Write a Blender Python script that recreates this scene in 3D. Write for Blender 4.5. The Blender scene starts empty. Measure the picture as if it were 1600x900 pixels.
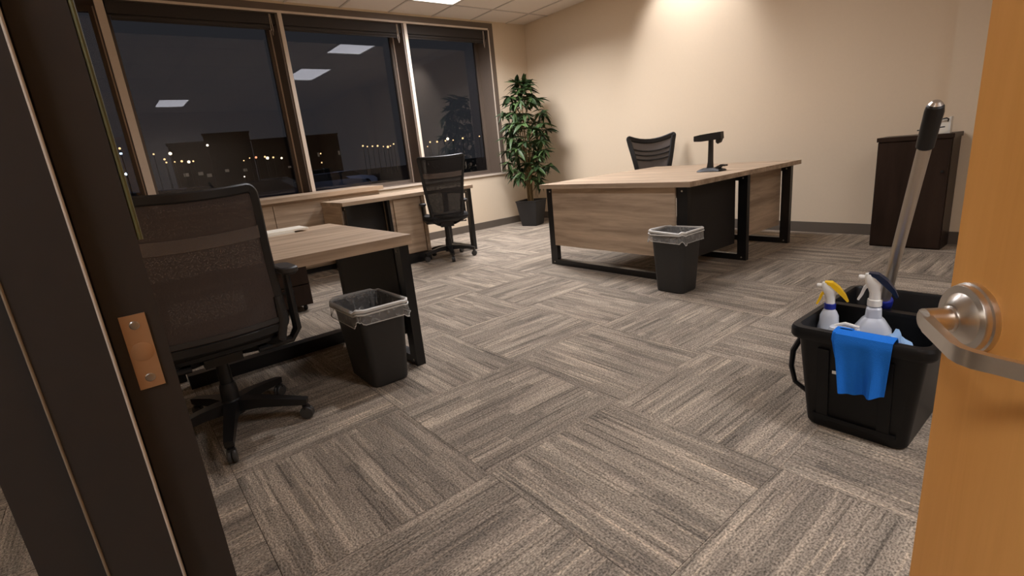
import bpy, bmesh, math, random
from mathutils import Vector, Matrix
random.seed(7)
PI = math.pi
S = bpy.context.scene
COL = S.collection

# ------------------------------------------------------------------ camera
CAM_H = 1.05
F_PX = 781.04
yaw, pitch, roll = math.radians(-52.335), math.radians(15.093), math.radians(-5.752)
W = Vector((math.sin(yaw) * math.cos(pitch), math.cos(yaw) * math.cos(pitch), -math.sin(pitch)))
_r = Vector((math.cos(yaw), -math.sin(yaw), 0)); _u = _r.cross(W)
R = _r * math.cos(roll) + _u * math.sin(roll); U = _u * math.cos(roll) - _r * math.sin(roll)
cd = bpy.data.cameras.new('camera'); cam = bpy.data.objects.new('camera', cd); COL.objects.link(cam)
cd.sensor_width = 36.0; cd.lens = 36.0 * F_PX / 1600.0; cd.clip_start = 0.02; cd.clip_end = 2000
cam.matrix_world = Matrix(((R.x, U.x, -W.x, 0), (R.y, U.y, -W.y, 0), (R.z, U.z, -W.z, CAM_H), (0, 0, 0, 1)))
S.camera = cam

# ------------------------------------------------------------------ world, exposure
wd = bpy.data.worlds.new('night_sky'); S.world = wd; wd.use_nodes = True
bg = wd.node_tree.nodes['Background']
bg.inputs['Color'].default_value = (0.030, 0.0305, 0.035, 1); bg.inputs['Strength'].default_value = 0.9
S.view_settings.view_transform = 'Standard'; S.view_settings.look = 'None'
S.view_settings.exposure = 0.0; S.view_settings.gamma = 1.0; S.view_settings.use_curve_mapping = False
LIGHT_COL = (1.0, 0.99, 1.03)
PANEL_STRENGTH = 6.0                  # glow of the diffusers themselves
PANEL_WATTS = (86.0, 14.0, 36.0)      # light each lensed troffer throws down
CORRIDOR_STRENGTH = 19.0
DOWNLIGHT_W = 77.0
FILL_DOWNLIGHT_W = 112.0

# ------------------------------------------------------------------ helpers
def srgb(r, g, b):
    return tuple(((c / 255.0) / 12.92 if c <= 10 else (((c / 255.0) + 0.055) / 1.055) ** 2.4) for c in (r, g, b)) + (1,)

class NT:
    def __init__(s, name):
        s.m = bpy.data.materials.new(name); s.m.use_nodes = True
        s.t = s.m.node_tree; s.b = s.t.nodes['Principled BSDF']; s.out = s.t.nodes['Material Output']
    def n(s, typ, **kw):
        nd = s.t.nodes.new(typ)
        for k, v in kw.items():
            if k.startswith('i_'): nd.inputs[k[2:].replace('_', ' ')].default_value = v
            else: setattr(nd, k, v)
        return nd
    def l(s, a, b): s.t.links.new(a, b)

def plain(name, col, rough=0.5, metal=0.0, spec=0.5, noise=0.06, nscale=30, bump=0.0, **kw):
    q = NT(name); b = q.b
    b.inputs['Roughness'].default_value = rough; b.inputs['Metallic'].default_value = metal
    b.inputs['Specular IOR Level'].default_value = spec
    tc = q.n('ShaderNodeTexCoord'); nz = q.n('ShaderNodeTexNoise'); nz.inputs['Scale'].default_value = nscale
    nz.inputs['Detail'].default_value = 4
    q.l(tc.outputs['Object'], nz.inputs['Vector'])
    mx = q.n('ShaderNodeMixRGB'); mx.blend_type = 'MIX'
    mx.inputs[1].default_value = tuple(c * (1 - noise) for c in col[:3]) + (1,)
    mx.inputs[2].default_value = tuple(min(1, c * (1 + noise)) for c in col[:3]) + (1,)
    q.l(nz.outputs['Fac'], mx.inputs[0]); q.l(mx.outputs[0], b.inputs['Base Color'])
    if bump:
        bp = q.n('ShaderNodeBump'); bp.inputs['Strength'].default_value = bump; bp.inputs['Distance'].default_value = 0.003
        q.l(nz.outputs['Fac'], bp.inputs['Height']); q.l(bp.outputs[0], b.inputs['Normal'])
    return q.m

def wood(name, dark, light, axis='X', rough=0.42, stretch=14, scale=2.2, spec=0.2):
    q = NT(name); b = q.b
    b.inputs['Roughness'].default_value = rough; b.inputs['Specular IOR Level'].default_value = spec
    tc = q.n('ShaderNodeTexCoord'); mp = q.n('ShaderNodeMapping')
    sc = {'X': (1, stretch, stretch), 'Y': (stretch, 1, stretch), 'Z': (stretch, stretch, 1)}[axis]
    mp.inputs['Scale'].default_value = sc
    q.l(tc.outputs['Object'], mp.inputs['Vector'])
    n1 = q.n('ShaderNodeTexNoise'); n1.inputs['Scale'].default_value = scale; n1.inputs['Detail'].default_value = 7
    n1.inputs['Roughness'].default_value = 0.65; n1.inputs['Distortion'].default_value = 0.6
    q.l(mp.outputs[0], n1.inputs['Vector'])
    n2 = q.n('ShaderNodeTexNoise'); n2.inputs['Scale'].default_value = scale * 0.35; n2.inputs['Detail'].default_value = 2
    q.l(mp.outputs[0], n2.inputs['Vector'])
    ad = q.n('ShaderNodeMath', operation='ADD'); q.l(n1.outputs['Fac'], ad.inputs[0]); q.l(n2.outputs['Fac'], ad.inputs[1])
    cr = q.n('ShaderNodeValToRGB'); e = cr.color_ramp.elements
    e[0].position = 0.36; e[0].color = dark; e[1].position = 0.64; e[1].color = light
    hm = q.n('ShaderNodeMath', operation='MULTIPLY'); hm.inputs[1].default_value = 0.5
    q.l(ad.outputs[0], hm.inputs[0]); q.l(hm.outputs[0], cr.inputs[0]); q.l(cr.outputs[0], b.inputs['Base Color'])
    bp = q.n('ShaderNodeBump'); bp.inputs['Strength'].default_value = 0.12; bp.inputs['Distance'].default_value = 0.001
    q.l(n1.outputs['Fac'], bp.inputs['Height']); q.l(bp.outputs[0], b.inputs['Normal'])
    return q.m

def emit(name, col, strength):
    q = NT(name); b = q.b
    b.inputs['Base Color'].default_value = (0.8, 0.8, 0.8, 1)
    b.inputs['Emission Color'].default_value = tuple(col[:3]) + (1,); b.inputs['Emission Strength'].default_value = strength
    return q.m

def see_through(name, col, alpha, rough=0.4, spec=0.5, weave=0):
    q = NT(name); b = q.b
    b.inputs['Base Color'].default_value = col; b.inputs['Roughness'].default_value = rough
    b.inputs['Specular IOR Level'].default_value = spec
    if weave:
        tc = q.n('ShaderNodeTexCoord'); w = q.n('ShaderNodeTexVoronoi'); w.inputs['Scale'].default_value = weave
        q.l(tc.outputs['Object'], w.inputs['Vector'])
        mr = q.n('ShaderNodeMapRange'); mr.inputs[1].default_value = 0.1; mr.inputs[2].default_value = 0.5
        mr.inputs[3].default_value = max(0, alpha - 0.12); mr.inputs[4].default_value = min(1, alpha + 0.12)
        q.l(w.outputs['Distance'], mr.inputs[0]); q.l(mr.outputs[0], b.inputs['Alpha'])
    else:
        b.inputs['Alpha'].default_value = alpha
    return q.m

def glass_mat(name, tint, refl):
    q = NT(name); q.t.nodes.remove(q.b)
    tr = q.n('ShaderNodeBsdfTransparent'); tr.inputs[0].default_value = tint
    gl = q.n('ShaderNodeBsdfGlossy'); gl.inputs['Color'].default_value = refl; gl.inputs['Roughness'].default_value = 0.0
    fr = q.n('ShaderNodeFresnel'); fr.inputs[0].default_value = 1.5
    mx = q.n('ShaderNodeMixShader'); q.l(fr.outputs[0], mx.inputs[0]); q.l(tr.outputs[0], mx.inputs[1]); q.l(gl.outputs[0], mx.inputs[2])
    q.l(mx.outputs[0], q.out.inputs[0])
    return q.m

# --- mesh building
def NB(): return bmesh.new()

def bev(bm, w, seg=2, ang=35):
    es = [e for e in bm.edges if len(e.link_faces) == 2 and e.calc_face_angle(0) > math.radians(ang)]
    bmesh.ops.bevel(bm, geom=es, offset=w, segments=seg, profile=0.6, affect='EDGES', clamp_overlap=True)

def box(bm, x0, x1, y0, y1, z0, z1):
    if x0 > x1: x0, x1 = x1, x0
    if y0 > y1: y0, y1 = y1, y0
    v = [bm.verts.new(p) for p in ((x0, y0, z0), (x1, y0, z0), (x1, y1, z0), (x0, y1, z0), (x0, y0, z1), (x1, y0, z1), (x1, y1, z1), (x0, y1, z1))]
    for f in ((3, 2, 1, 0), (4, 5, 6, 7), (0, 1, 5, 4), (1, 2, 6, 5), (2, 3, 7, 6), (3, 0, 4, 7)):
        bm.faces.new([v[i] for i in f])
    return bm

def bxo(x0, x1, y0, y1, z0, z1, w=0.0, seg=2):
    bm = box(NB(), x0, x1, y0, y1, z0, z1)
    if w: bev(bm, w, seg)
    return bm

def loft(bm, loops, cap0=True, cap1=True, closed=True):
    vs = [[bm.verts.new(p) for p in lp] for lp in loops]
    n = len(vs[0])
    for a, b in zip(vs, vs[1:]):
        for i in range(n if closed else n - 1):
            j = (i + 1) % n
            bm.faces.new((a[i], a[j], b[j], b[i]))
    if cap0: bm.faces.new(list(reversed(vs[0])))
    if cap1: bm.faces.new(vs[-1])
    return vs

def rrect(w, d, r, z, cx=0, cy=0, n=4):
    out = []
    r = min(r, w / 2 - 1e-4, d / 2 - 1e-4)
    for (sx, sy, a0) in ((1, 1, 0), (-1, 1, PI / 2), (-1, -1, PI), (1, -1, 1.5 * PI)):
        for k in range(n + 1):
            a = a0 + k * (PI / 2) / n
            out.append((cx + sx * (w / 2 - r) + r * math.cos(a), cy + sy * (d / 2 - r) + r * math.sin(a), z))
    return out

def lathe(bm, prof, n=20, c=(0, 0, 0), mat=None, cap0=True, cap1=True):
    loops = []
    for r, z in prof:
        lp = []
        for k in range(n):
            a = 2 * PI * k / n
            p = Vector((r * math.cos(a), r * math.sin(a), z))
            if mat: p = mat @ p
            lp.append(Vector(c) + p)
        loops.append(lp)
    loft(bm, loops, cap0, cap1)
    return bm

def frames(pts, closed=False):
    pts = [Vector(p) for p in pts]; n = len(pts); T = []
    for i in range(n):
        if closed: t = pts[(i + 1) % n] - pts[i - 1]
        else: t = pts[min(i + 1, n - 1)] - pts[max(i - 1, 0)]
        T.append(t.normalized())
    up = Vector((0, 0, 1))
    if abs(T[0].dot(up)) > 0.95: up = Vector((1, 0, 0))
    nrm = (up - T[0] * up.dot(T[0])).normalized(); out = []
    for t in T:
        nrm = (nrm - t * nrm.dot(t)).normalized()
        out.append((t, nrm, t.cross(nrm)))
    return pts, out

def tube(bm, pts, r, n=8, closed=False, flat=None):
    """sweep a circle (or an ellipse: flat=(a along normal, b along binormal)) along pts; r may be a list"""
    pts, fr = frames(pts, closed)
    loops = []
    for i, (p, (t, a, b)) in enumerate(zip(pts, fr)):
        rr = r[i] if isinstance(r, (list, tuple)) else r
        ra, rb = (flat[0] * rr, flat[1] * rr) if flat else (rr, rr)
        loops.append([p + a * (ra * math.cos(2 * PI * k / n)) + b * (rb * math.sin(2 * PI * k / n)) for k in range(n)])
    if closed:
        loops.append(loops[0])
        vs = [[bm.verts.new(q) for q in lp] for lp in loops[:-1]]; vs.append(vs[0])
        for x, y in zip(vs, vs[1:]):
            for i in range(n): bm.faces.new((x[i], x[(i + 1) % n], y[(i + 1) % n], y[i]))
    else: loft(bm, loops)
    return bm

def sweep_rect(bm, pts, w, h, upv=(0, 0, 1)):
    """sweep a rectangle, h along upv and w across"""
    pts = [Vector(p) for p in pts]; upv = Vector(upv); loops = []
    for i, p in enumerate(pts):
        t = (pts[min(i + 1, len(pts) - 1)] - pts[max(i - 1, 0)]).normalized()
        s = t.cross(upv).normalized(); u = s.cross(t)
        ww = w[i] if isinstance(w, (list, tuple)) else w; hh = h[i] if isinstance(h, (list, tuple)) else h
        loops.append([p + s * ww / 2 + u * hh / 2, p - s * ww / 2 + u * hh / 2, p - s * ww / 2 - u * hh / 2, p + s * ww / 2 - u * hh / 2])
    loft(bm, loops)
    return bm

def grid(bm, f, nu, nv):
    vs = [[bm.verts.new(f(i / nu, j / nv)) for i in range(nu + 1)] for j in range(nv + 1)]
    for j in range(nv):
        for i in range(nu): bm.faces.new((vs[j][i], vs[j][i + 1], vs[j + 1][i + 1], vs[j + 1][i]))
    return bm

def solid(bm, t):
    geom = list(bm.faces)
    bmesh.ops.recalc_face_normals(bm, faces=bm.faces)
    bmesh.ops.solidify(bm, geom=geom, thickness=t)
    return bm

def wloc(o):
    v = Vector((0, 0, 0))
    while o is not None: v += o.location; o = o.parent
    return v

def obj(name, bm, mat, parent=None, smooth=False, world=True, loc=None, fixn=True):
    """one mesh object; with world=True the mesh is given in world coordinates and re-based on its (unrotated) parent or loc"""
    if fixn: bmesh.ops.recalc_face_normals(bm, faces=bm.faces)
    me = bpy.data.meshes.new(name)
    off = Vector((0, 0, 0))
    if world:
        if parent is not None: off = wloc(parent)
        elif loc is not None: off = Vector(loc)
        if off.length > 0: bmesh.ops.translate(bm, verts=bm.verts, vec=-off)
    bm.to_mesh(me); bm.free()
    if smooth:
        for p in me.polygons: p.use_smooth = True
        try: me.set_sharp_from_angle(angle=math.radians(28))
        except Exception: pass
    me.materials.append(mat)
    o = bpy.data.objects.new(name, me); COL.objects.link(o)
    if parent is not None: o.parent = parent
    elif loc is not None: o.location = loc
    return o

def tag(o, label, cat, group=None, kind=None):
    o['label'] = label; o['category'] = cat
    if group: o['group'] = group
    if kind: o['kind'] = kind
    return o

def thing(name, label, cat, loc, rotz=0.0, group=None, kind=None):
    o = bpy.data.objects.new(name, None); COL.objects.link(o); o.empty_display_size = 0.1
    o.location = loc; o.rotation_euler = (0, 0, rotz)
    return tag(o, label, cat, group, kind)

# ------------------------------------------------------------------ materials
M = {}
M['wall'] = plain('beige_wall_paint', srgb(224, 205, 179), 0.85, spec=0.2, noise=0.02, nscale=60, bump=0.05)
M['base'] = plain('grey_vinyl_baseboard', srgb(98, 88, 78), 0.55, noise=0.03)
M['ctile'] = plain('mineral_ceiling_tile', srgb(234, 222, 210), 0.95, spec=0.1, noise=0.05, nscale=120, bump=0.2)
M['cgrid'] = plain('ceiling_grid_metal', srgb(205, 194, 184), 0.5, noise=0.02)
M['slab'] = plain('dark_subfloor', srgb(48, 42, 37), 0.9)
WD, WL = srgb(152, 131, 110), srgb(206, 182, 156)
M['woodX'] = wood('driftwood_laminate_x', WD, WL, 'X', 0.48)
M['woodY'] = wood('driftwood_laminate_y', WD, WL, 'Y', 0.48)
M['espresso'] = wood('espresso_laminate', srgb(38, 27, 21), srgb(54, 40, 32), 'Z', 0.38, stretch=10)
M['maple'] = wood('maple_veneer', srgb(226, 160, 84), srgb(242, 178, 100), 'Z', 0.42, stretch=16, scale=1.6)
M['blackmetal'] = plain('black_powder_coat_steel', srgb(20, 19, 19), 0.33, metal=0.0, spec=0.5, noise=0.1)
M['blackpanel'] = plain('black_modesty_panel', srgb(32, 29, 27), 0.6, noise=0.1)
M['steel'] = plain('brushed_steel', srgb(222, 216, 208), 0.3, metal=1.0, noise=0.06, nscale=80)
M['bolt'] = plain('bright_bolt', srgb(190, 186, 180), 0.3, metal=1.0)
M['brass'] = plain('bronze_strike', srgb(190, 150, 112), 0.45, metal=0.35, noise=0.08)
M['frameblack'] = plain('dark_bronze_frame_paint', srgb(58, 54, 52), 0.42, spec=0.4, noise=0.08)
M['stop_glint'] = plain('pale_stop_glint', srgb(206, 194, 178), 0.4, noise=0.06)  # pale colour stands in for light reflected along the door stop
M['stop_line'] = plain('brown_stop_line', srgb(140, 126, 106), 0.5, noise=0.1)
M['greenstrip'] = plain('yellowed_edge_strip', srgb(104, 104, 66), 0.5, noise=0.5, nscale=9)
M['mull'] = plain('taupe_mullion_side', srgb(104, 90, 78), 0.5, noise=0.04)
M['mullcap'] = plain('champagne_aluminium_cap', srgb(214, 198, 180), 0.45, noise=0.03)
M['blind'] = plain('dark_rolled_shade', srgb(54, 48, 44), 0.8, noise=0.06)
M['blackplastic'] = plain('black_plastic', srgb(24, 23, 23), 0.42, noise=0.08)
M['binplastic'] = plain('charcoal_bin_plastic', srgb(40, 39, 38), 0.5, noise=0.06)
M['toteplastic'] = plain('black_tote_plastic', srgb(13, 13, 14), 0.45, spec=0.3, noise=0.12)
M['fabric'] = plain('black_seat_fabric', srgb(28, 27, 27), 0.9, noise=0.2, nscale=200)
M['meshA'] = see_through('chair_net', srgb(78, 68, 63), 0.90, 0.8, 0.2, weave=260)
M['meshC'] = see_through('chair_net_fine', srgb(84, 76, 72), 0.90, 0.8, 0.2, weave=260)
M['meshB'] = see_through('chair_net_dense', srgb(44, 41, 40), 0.95, 0.8, 0.2, weave=260)
M['lumbar'] = see_through('chair_lumbar_band', srgb(122, 110, 102), 0.55, 0.7, 0.2)
M['liner'] = see_through('clear_bin_liner', srgb(206, 204, 200), 0.24, 0.14, 1.0)
nt_ = M['liner'].node_tree; bs_ = nt_.nodes['Principled BSDF']
_tc = nt_.nodes.new('ShaderNodeTexCoord'); _nz = nt_.nodes.new('ShaderNodeTexNoise'); _nz.inputs['Scale'].default_value = 26; _nz.inputs['Detail'].default_value = 5; _nz.inputs['Distortion'].default_value = 1.2
_bp = nt_.nodes.new('ShaderNodeBump'); _bp.inputs['Strength'].default_value = 0.9; _bp.inputs['Distance'].default_value = 0.02
nt_.links.new(_tc.outputs['Object'], _nz.inputs['Vector']); nt_.links.new(_nz.outputs['Fac'], _bp.inputs['Height']); nt_.links.new(_bp.outputs[0], bs_.inputs['Normal'])
_mr = nt_.nodes.new('ShaderNodeMapRange'); _mr.inputs[1].default_value = 0.35; _mr.inputs[2].default_value = 0.7; _mr.inputs[3].default_value = 0.20; _mr.inputs[4].default_value = 0.48
nt_.links.new(_nz.outputs['Fac'], _mr.inputs[0]); nt_.links.new(_mr.outputs[0], bs_.inputs['Alpha'])
M['linerband'] = see_through('liner_fold', srgb(232, 229, 222), 0.8, 0.25, 0.8)
M['pot'] = plain('black_planter', srgb(36, 35, 35), 0.55, noise=0.08)
M['soil'] = plain('potting_soil', srgb(40, 30, 22), 0.95, noise=0.3)
M['cane'] = plain('woody_cane', srgb(122, 100, 62), 0.7, noise=0.25, nscale=60)
M['white'] = plain('white_plastic', srgb(232, 230, 222), 0.35, noise=0.02)
M['paper'] = plain('white_paper', srgb(240, 234, 220), 0.8, noise=0.02)
M['yellow'] = plain('yellow_trigger', srgb(244, 196, 20), 0.4, noise=0.03)
M['blue'] = plain('blue_collar', srgb(22, 40, 140), 0.4, noise=0.03)
M['navy'] = plain('navy_trigger', srgb(14, 34, 62), 0.3, noise=0.05)
M['cloth'] = plain('blue_microfibre', srgb(36, 112, 208), 0.95, spec=0.1, noise=0.12, nscale=300, bump=0.4)
M['rag'] = plain('pale_blue_rag', srgb(150, 184, 222), 0.95, spec=0.1, noise=0.1, nscale=200)
M['pole'] = plain('aluminium_pole', srgb(196, 186, 172), 0.42, metal=0.85, noise=0.03)
M['bottleclear'] = see_through('milky_bottle', srgb(216, 222, 232), 0.80, 0.25, 0.6)
M['wheelgrey'] = plain('caster_grey', srgb(62, 60, 58), 0.4, noise=0.08)
M['armpad'] = plain('armrest_pad', srgb(52, 49, 47), 0.5, noise=0.08)
M['panel'] = emit('led_diffuser', LIGHT_COL, PANEL_STRENGTH)
M['panel2'] = emit('corridor_diffuser', LIGHT_COL, CORRIDOR_STRENGTH)
M['trimwhite'] = plain('fixture_trim', srgb(225, 218, 205), 0.5, noise=0.02)
M['glass'] = glass_mat('tinted_window_glass', (0.82, 0.82, 0.83, 1), (0.72, 0.72, 0.76, 1))
M['asphalt'] = plain('asphalt', srgb(46, 46, 50), 0.9, noise=0.2, nscale=3)
M['bldg'] = plain('dark_building', srgb(24, 24, 27), 0.9, noise=0.1)
M['bldgwin'] = emit('lit_office_window', (1.0, 0.72, 0.42), 0.05)
M['lampwarm'] = emit('sodium_lamp', (1.0, 0.60, 0.26), 2.6)
M['lampwhite'] = emit('white_lamp', (1.0, 0.82, 0.58), 5.0)
M['lampred'] = emit('red_tail_lamp', (1.0, 0.34, 0.16), 2.5)
M['lampcool'] = emit('cool_led_lamp', (0.62, 0.78, 1.0), 7.0)
M['polemetal'] = plain('lamp_post_metal', srgb(50, 50, 52), 0.5)
M['cardark'] = plain('dark_car_paint', srgb(40, 43, 58), 0.25, metal=0.4)
M['carsilver'] = plain('silver_car_paint', srgb(120, 124, 140), 0.3, metal=0.5)
M['cartyre'] = plain('tyre', srgb(16, 16, 16), 0.8)
M['carglass'] = plain('car_glass', srgb(14, 16, 24), 0.08, spec=0.8)
M['corridor'] = plain('corridor_wall_paint', srgb(205, 188, 162), 0.85, noise=0.02)

def leaf_mat():
    q = NT('glossy_green_leaf'); b = q.b
    oi = q.n('ShaderNodeObjectInfo'); tc = q.n('ShaderNodeTexCoord'); nz = q.n('ShaderNodeTexNoise'); nz.inputs['Scale'].default_value = 9
    q.l(tc.outputs['Object'], nz.inputs['Vector'])
    ad = q.n('ShaderNodeMath', operation='ADD'); q.l(oi.outputs['Random'], ad.inputs[0]); q.l(nz.outputs['Fac'], ad.inputs[1])
    hm = q.n('ShaderNodeMath', operation='MULTIPLY'); hm.inputs[1].default_value = 0.5; q.l(ad.outputs[0], hm.inputs[0])
    cr = q.n('ShaderNodeValToRGB'); e = cr.color_ramp.elements
    e[0].position = 0.2; e[0].color = srgb(32, 50, 27); e[1].position = 0.85; e[1].color = srgb(76, 98, 52)
    q.l(hm.outputs[0], cr.inputs[0]); q.l(cr.outputs[0], b.inputs['Base Color'])
    b.inputs['Roughness'].default_value = 0.5; b.inputs['Specular IOR Level'].default_value = 0.35
    return q.m
M['leaf'] = leaf_mat()

def carpet_mat():
    q = NT('loop_pile_carpet_tile'); b = q.b
    b.inputs['Roughness'].default_value = 0.95; b.inputs['Specular IOR Level'].default_value = 0.1
    oi = q.n('ShaderNodeObjectInfo'); tc = q.n('ShaderNodeTexCoord')
    cb = q.n('ShaderNodeCombineXYZ')
    m1 = q.n('ShaderNodeMath', operation='MULTIPLY'); m1.inputs[1].default_value = 57.0; q.l(oi.outputs['Random'], m1.inputs[0])
    m2 = q.n('ShaderNodeMath', operation='MULTIPLY'); m2.inputs[1].default_value = 31.0; q.l(oi.outputs['Random'], m2.inputs[0])
    q.l(m1.outputs[0], cb.inputs[0]); q.l(m2.outputs[0], cb.inputs[1])
    av = q.n('ShaderNodeVectorMath', operation='ADD'); q.l(tc.outputs['Object'], av.inputs[0]); q.l(cb.outputs[0], av.inputs[1])
    def nz(scale, sx, sy, detail, rough=0.5):
        mp = q.n('ShaderNodeMapping'); mp.inputs['Scale'].default_value = (sx, sy, 1); q.l(av.outputs[0], mp.inputs['Vector'])
        x = q.n('ShaderNodeTexNoise'); x.inputs['Scale'].default_value = scale; x.inputs['Detail'].default_value = detail
        x.inputs['Roughness'].default_value = rough
        q.l(mp.outputs[0], x.inputs['Vector']); return x.outputs['Fac']
    def ramp(src, p0, p1, c0, c1):
        r = q.n('ShaderNodeValToRGB'); r.color_ramp.elements[0].position = p0; r.color_ramp.elements[1].position = p1
        r.color_ramp.elements[0].color = c0; r.color_ramp.elements[1].color = c1; q.l(src, r.inputs[0]); return r.outputs[0]
    sep = q.n('ShaderNodeSeparateXYZ'); q.l(av.outputs[0], sep.inputs[0])
    def math_(op, a_, b_=None, c_=None):
        nd = q.n('ShaderNodeMath', operation=op)
        for i, v in enumerate((a_, b_, c_)):
            if v is None: continue
            if isinstance(v, (int, float)): nd.inputs[i].default_value = v
            else: q.l(v, nd.inputs[i])
        return nd.outputs[0]
    def rows(ny, nx, seed):
        # tufted rows: every row is cut into runs of one shade
        r = math_('FLOOR', math_('MULTIPLY_ADD', sep.outputs[1], ny, seed))
        w1 = q.n('ShaderNodeTexWhiteNoise', noise_dimensions='1D'); q.l(r, w1.inputs['W'])
        sx = math_('FLOOR', math_('MULTIPLY_ADD', sep.outputs[0], nx, math_('MULTIPLY', w1.outputs[0], 9.7)))
        cc = q.n('ShaderNodeCombineXYZ'); q.l(r, cc.inputs[0]); q.l(sx, cc.inputs[1])
        w2 = q.n('ShaderNodeTexWhiteNoise', noise_dimensions='2D'); q.l(cc.outputs[0], w2.inputs['Vector']); return w2.outputs[0]
    g3 = lambda lo, hi, k=0.97: ((lo, lo, lo, 1), (hi, hi * (1 + k) / 2, hi * k, 1))
    band = ramp(nz(1.0, 1.6, 9, 3, 0.55), 0.34, 0.68, srgb(136, 126, 115), srgb(160, 149, 135))
    patch = ramp(rows(21, 2.3, 3.3), 0.0, 1.0, *g3(0.80, 1.20))
    dpatch = ramp(rows(37, 3.1, 11.7), 0.0, 1.0, *g3(0.86, 1.14))
    streak = ramp(rows(130, 5.0, 5.1), 0.0, 1.0, *g3(0.84, 1.16))
    line = ramp(rows(150, 3.4, 8.9), 0.93, 0.95, (1, 1, 1, 1), (1.34, 1.31, 1.26, 1))
    dline = ramp(rows(140, 4.1, 1.9), 0.07, 0.09, (0.64, 0.64, 0.64, 1), (1, 1, 1, 1))
    loop = ramp(nz(1.0, 130, 190, 2), 0.30, 0.70, (0.42, 0.42, 0.42, 1), (1.58, 1.58, 1.58, 1))
    cur = band
    for f in (patch, dpatch, streak, line, dline, loop):
        mx = q.n('ShaderNodeMixRGB'); mx.blend_type = 'MULTIPLY'; mx.inputs[0].default_value = 1.0
        q.l(cur, mx.inputs[1]); q.l(f, mx.inputs[2]); cur = mx.outputs[0]
    q.l(cur, b.inputs['Base Color'])
    bp = q.n('ShaderNodeBump'); bp.inputs['Strength'].default_value = 0.5; bp.inputs['Distance'].default_value = 0.004
    q.l(loop, bp.inputs['Height']); q.l(bp.outputs[0], b.inputs['Normal'])
    return q.m
M['carpet'] = carpet_mat()

# ------------------------------------------------------------------ the room
XW, YB, ZC = -6.06, 5.39, 2.83        # window wall, back wall, ceiling
XR = 2.90                             # right wall (outside the frame)
GX = -6.36                            # glass plane
SILL, HEAD = 0.785, 2.72

floor = tag(obj('floor', bxo(XW, XR, -2.0, YB, -0.12, -0.006), M['slab']), 'grey brown carpet tile floor of the office', 'floor', kind='structure')
TS = 0.665; tx0 = -0.60; ty0 = 0.80
full = {}
def carpet_tile(ix, iy):
    x0, x1 = tx0 + ix * TS, tx0 + (ix + 1) * TS; y0, y1 = ty0 + iy * TS, ty0 + (iy + 1) * TS
    cx, cy = (x0 + x1) / 2, (y0 + y1) / 2
    a0, a1, b0, b1 = max(x0, XW), min(x1, XR), max(y0, -2.0), min(y1, YB)
    if a1 - a0 < 0.02 or b1 - b0 < 0.02: return
    g = 0.0009; turn = (ix + iy) % 2 == 0
    key = tuple(round(v, 4) for v in (a0 - cx, a1 - cx, b0 - cy, b1 - cy, turn))
    if key not in full:
        l0, l1, m0, m1 = a0 - cx + g, a1 - cx - g, b0 - cy + g, b1 - cy - g
        if turn: l0, l1, m0, m1 = m0, m1, -l1, -l0        # mesh in the turned tile's own axes (grain along local x)
        bm = bxo(l0, l1, m0, m1, -0.006, 0.0)
        bmesh.ops.recalc_face_normals(bm, faces=bm.faces)
        me = bpy.data.meshes.new('carpet_tile'); bm.to_mesh(me); bm.free(); me.materials.append(M['carpet']); full[key] = me
    o = bpy.data.objects.new('carpet_tile', full[key]); COL.objects.link(o); o.parent = floor
    o.location = (cx, cy, 0); o.rotation_euler = (0, 0, PI / 2 if turn else 0)
for ix in range(-9, 6):
    for iy in range(-5, 8): carpet_tile(ix, iy)

# walls
bm = NB()
box(bm, XW - 0.38, XW, -0.2, YB, 0, SILL - 0.03)            # below the windows
box(bm, XW - 0.38, XW, 4.785, YB, SILL - 0.03, ZC + 0.1)     # pier beside the plant
box(bm, XW - 0.38, XW, -0.2, 4.785, HEAD + 0.09, ZC + 0.1)
wl = tag(obj('wall_left', bm, M['wall']), 'beige wall below and beside the windows', 'wall', kind='structure')
tag(obj('wall_back', bxo(XW - 0.38, XR, YB, YB + 0.15, 0, ZC + 0.1), M['wall']), 'long plain beige wall behind the corner desk', 'wall', kind='structure')
tag(obj('wall_pier', bxo(-1.04, -0.30, 5.19, YB, 0, ZC, 0), M['wall']), 'shallow beige wall projection behind the dark cabinet', 'wall', kind='structure')
tag(obj('wall_right', bxo(XR, XR + 0.15, -2.2, YB + 0.15, 0, ZC + 0.1), M['wall']), 'beige side wall opposite the windows', 'wall', kind='structure')
bm = NB()
JX0, JX1 = -0.85, 0.56           # door opening
box(bm, XW - 0.38, JX0 - 0.05, -0.175, -0.118, 0, ZC + 0.1); box(bm, JX1 + 0.05, XR, -0.175, -0.118, 0, ZC + 0.1)
box(bm, JX0 - 0.05, JX1 + 0.05, -0.175, -0.118, 2.17, ZC + 0.1)
tag(obj('wall_front', bm, M['wall']), 'beige wall around the office doorway', 'wall', kind='structure')
bm = NB(); box(bm, -3.2, XR, -2.15, -2.0, 0, ZC + 0.1)
tag(obj('wall_corridor', bm, M['corridor']), 'beige corridor wall outside the doorway', 'wall', kind='structure')
tag(obj('wall_corridor_end', bxo(-3.3, -3.15, -2.15, -0.16, 0, ZC + 0.1), M['corridor']), 'beige end wall of the corridor', 'wall', kind='structure')
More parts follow.
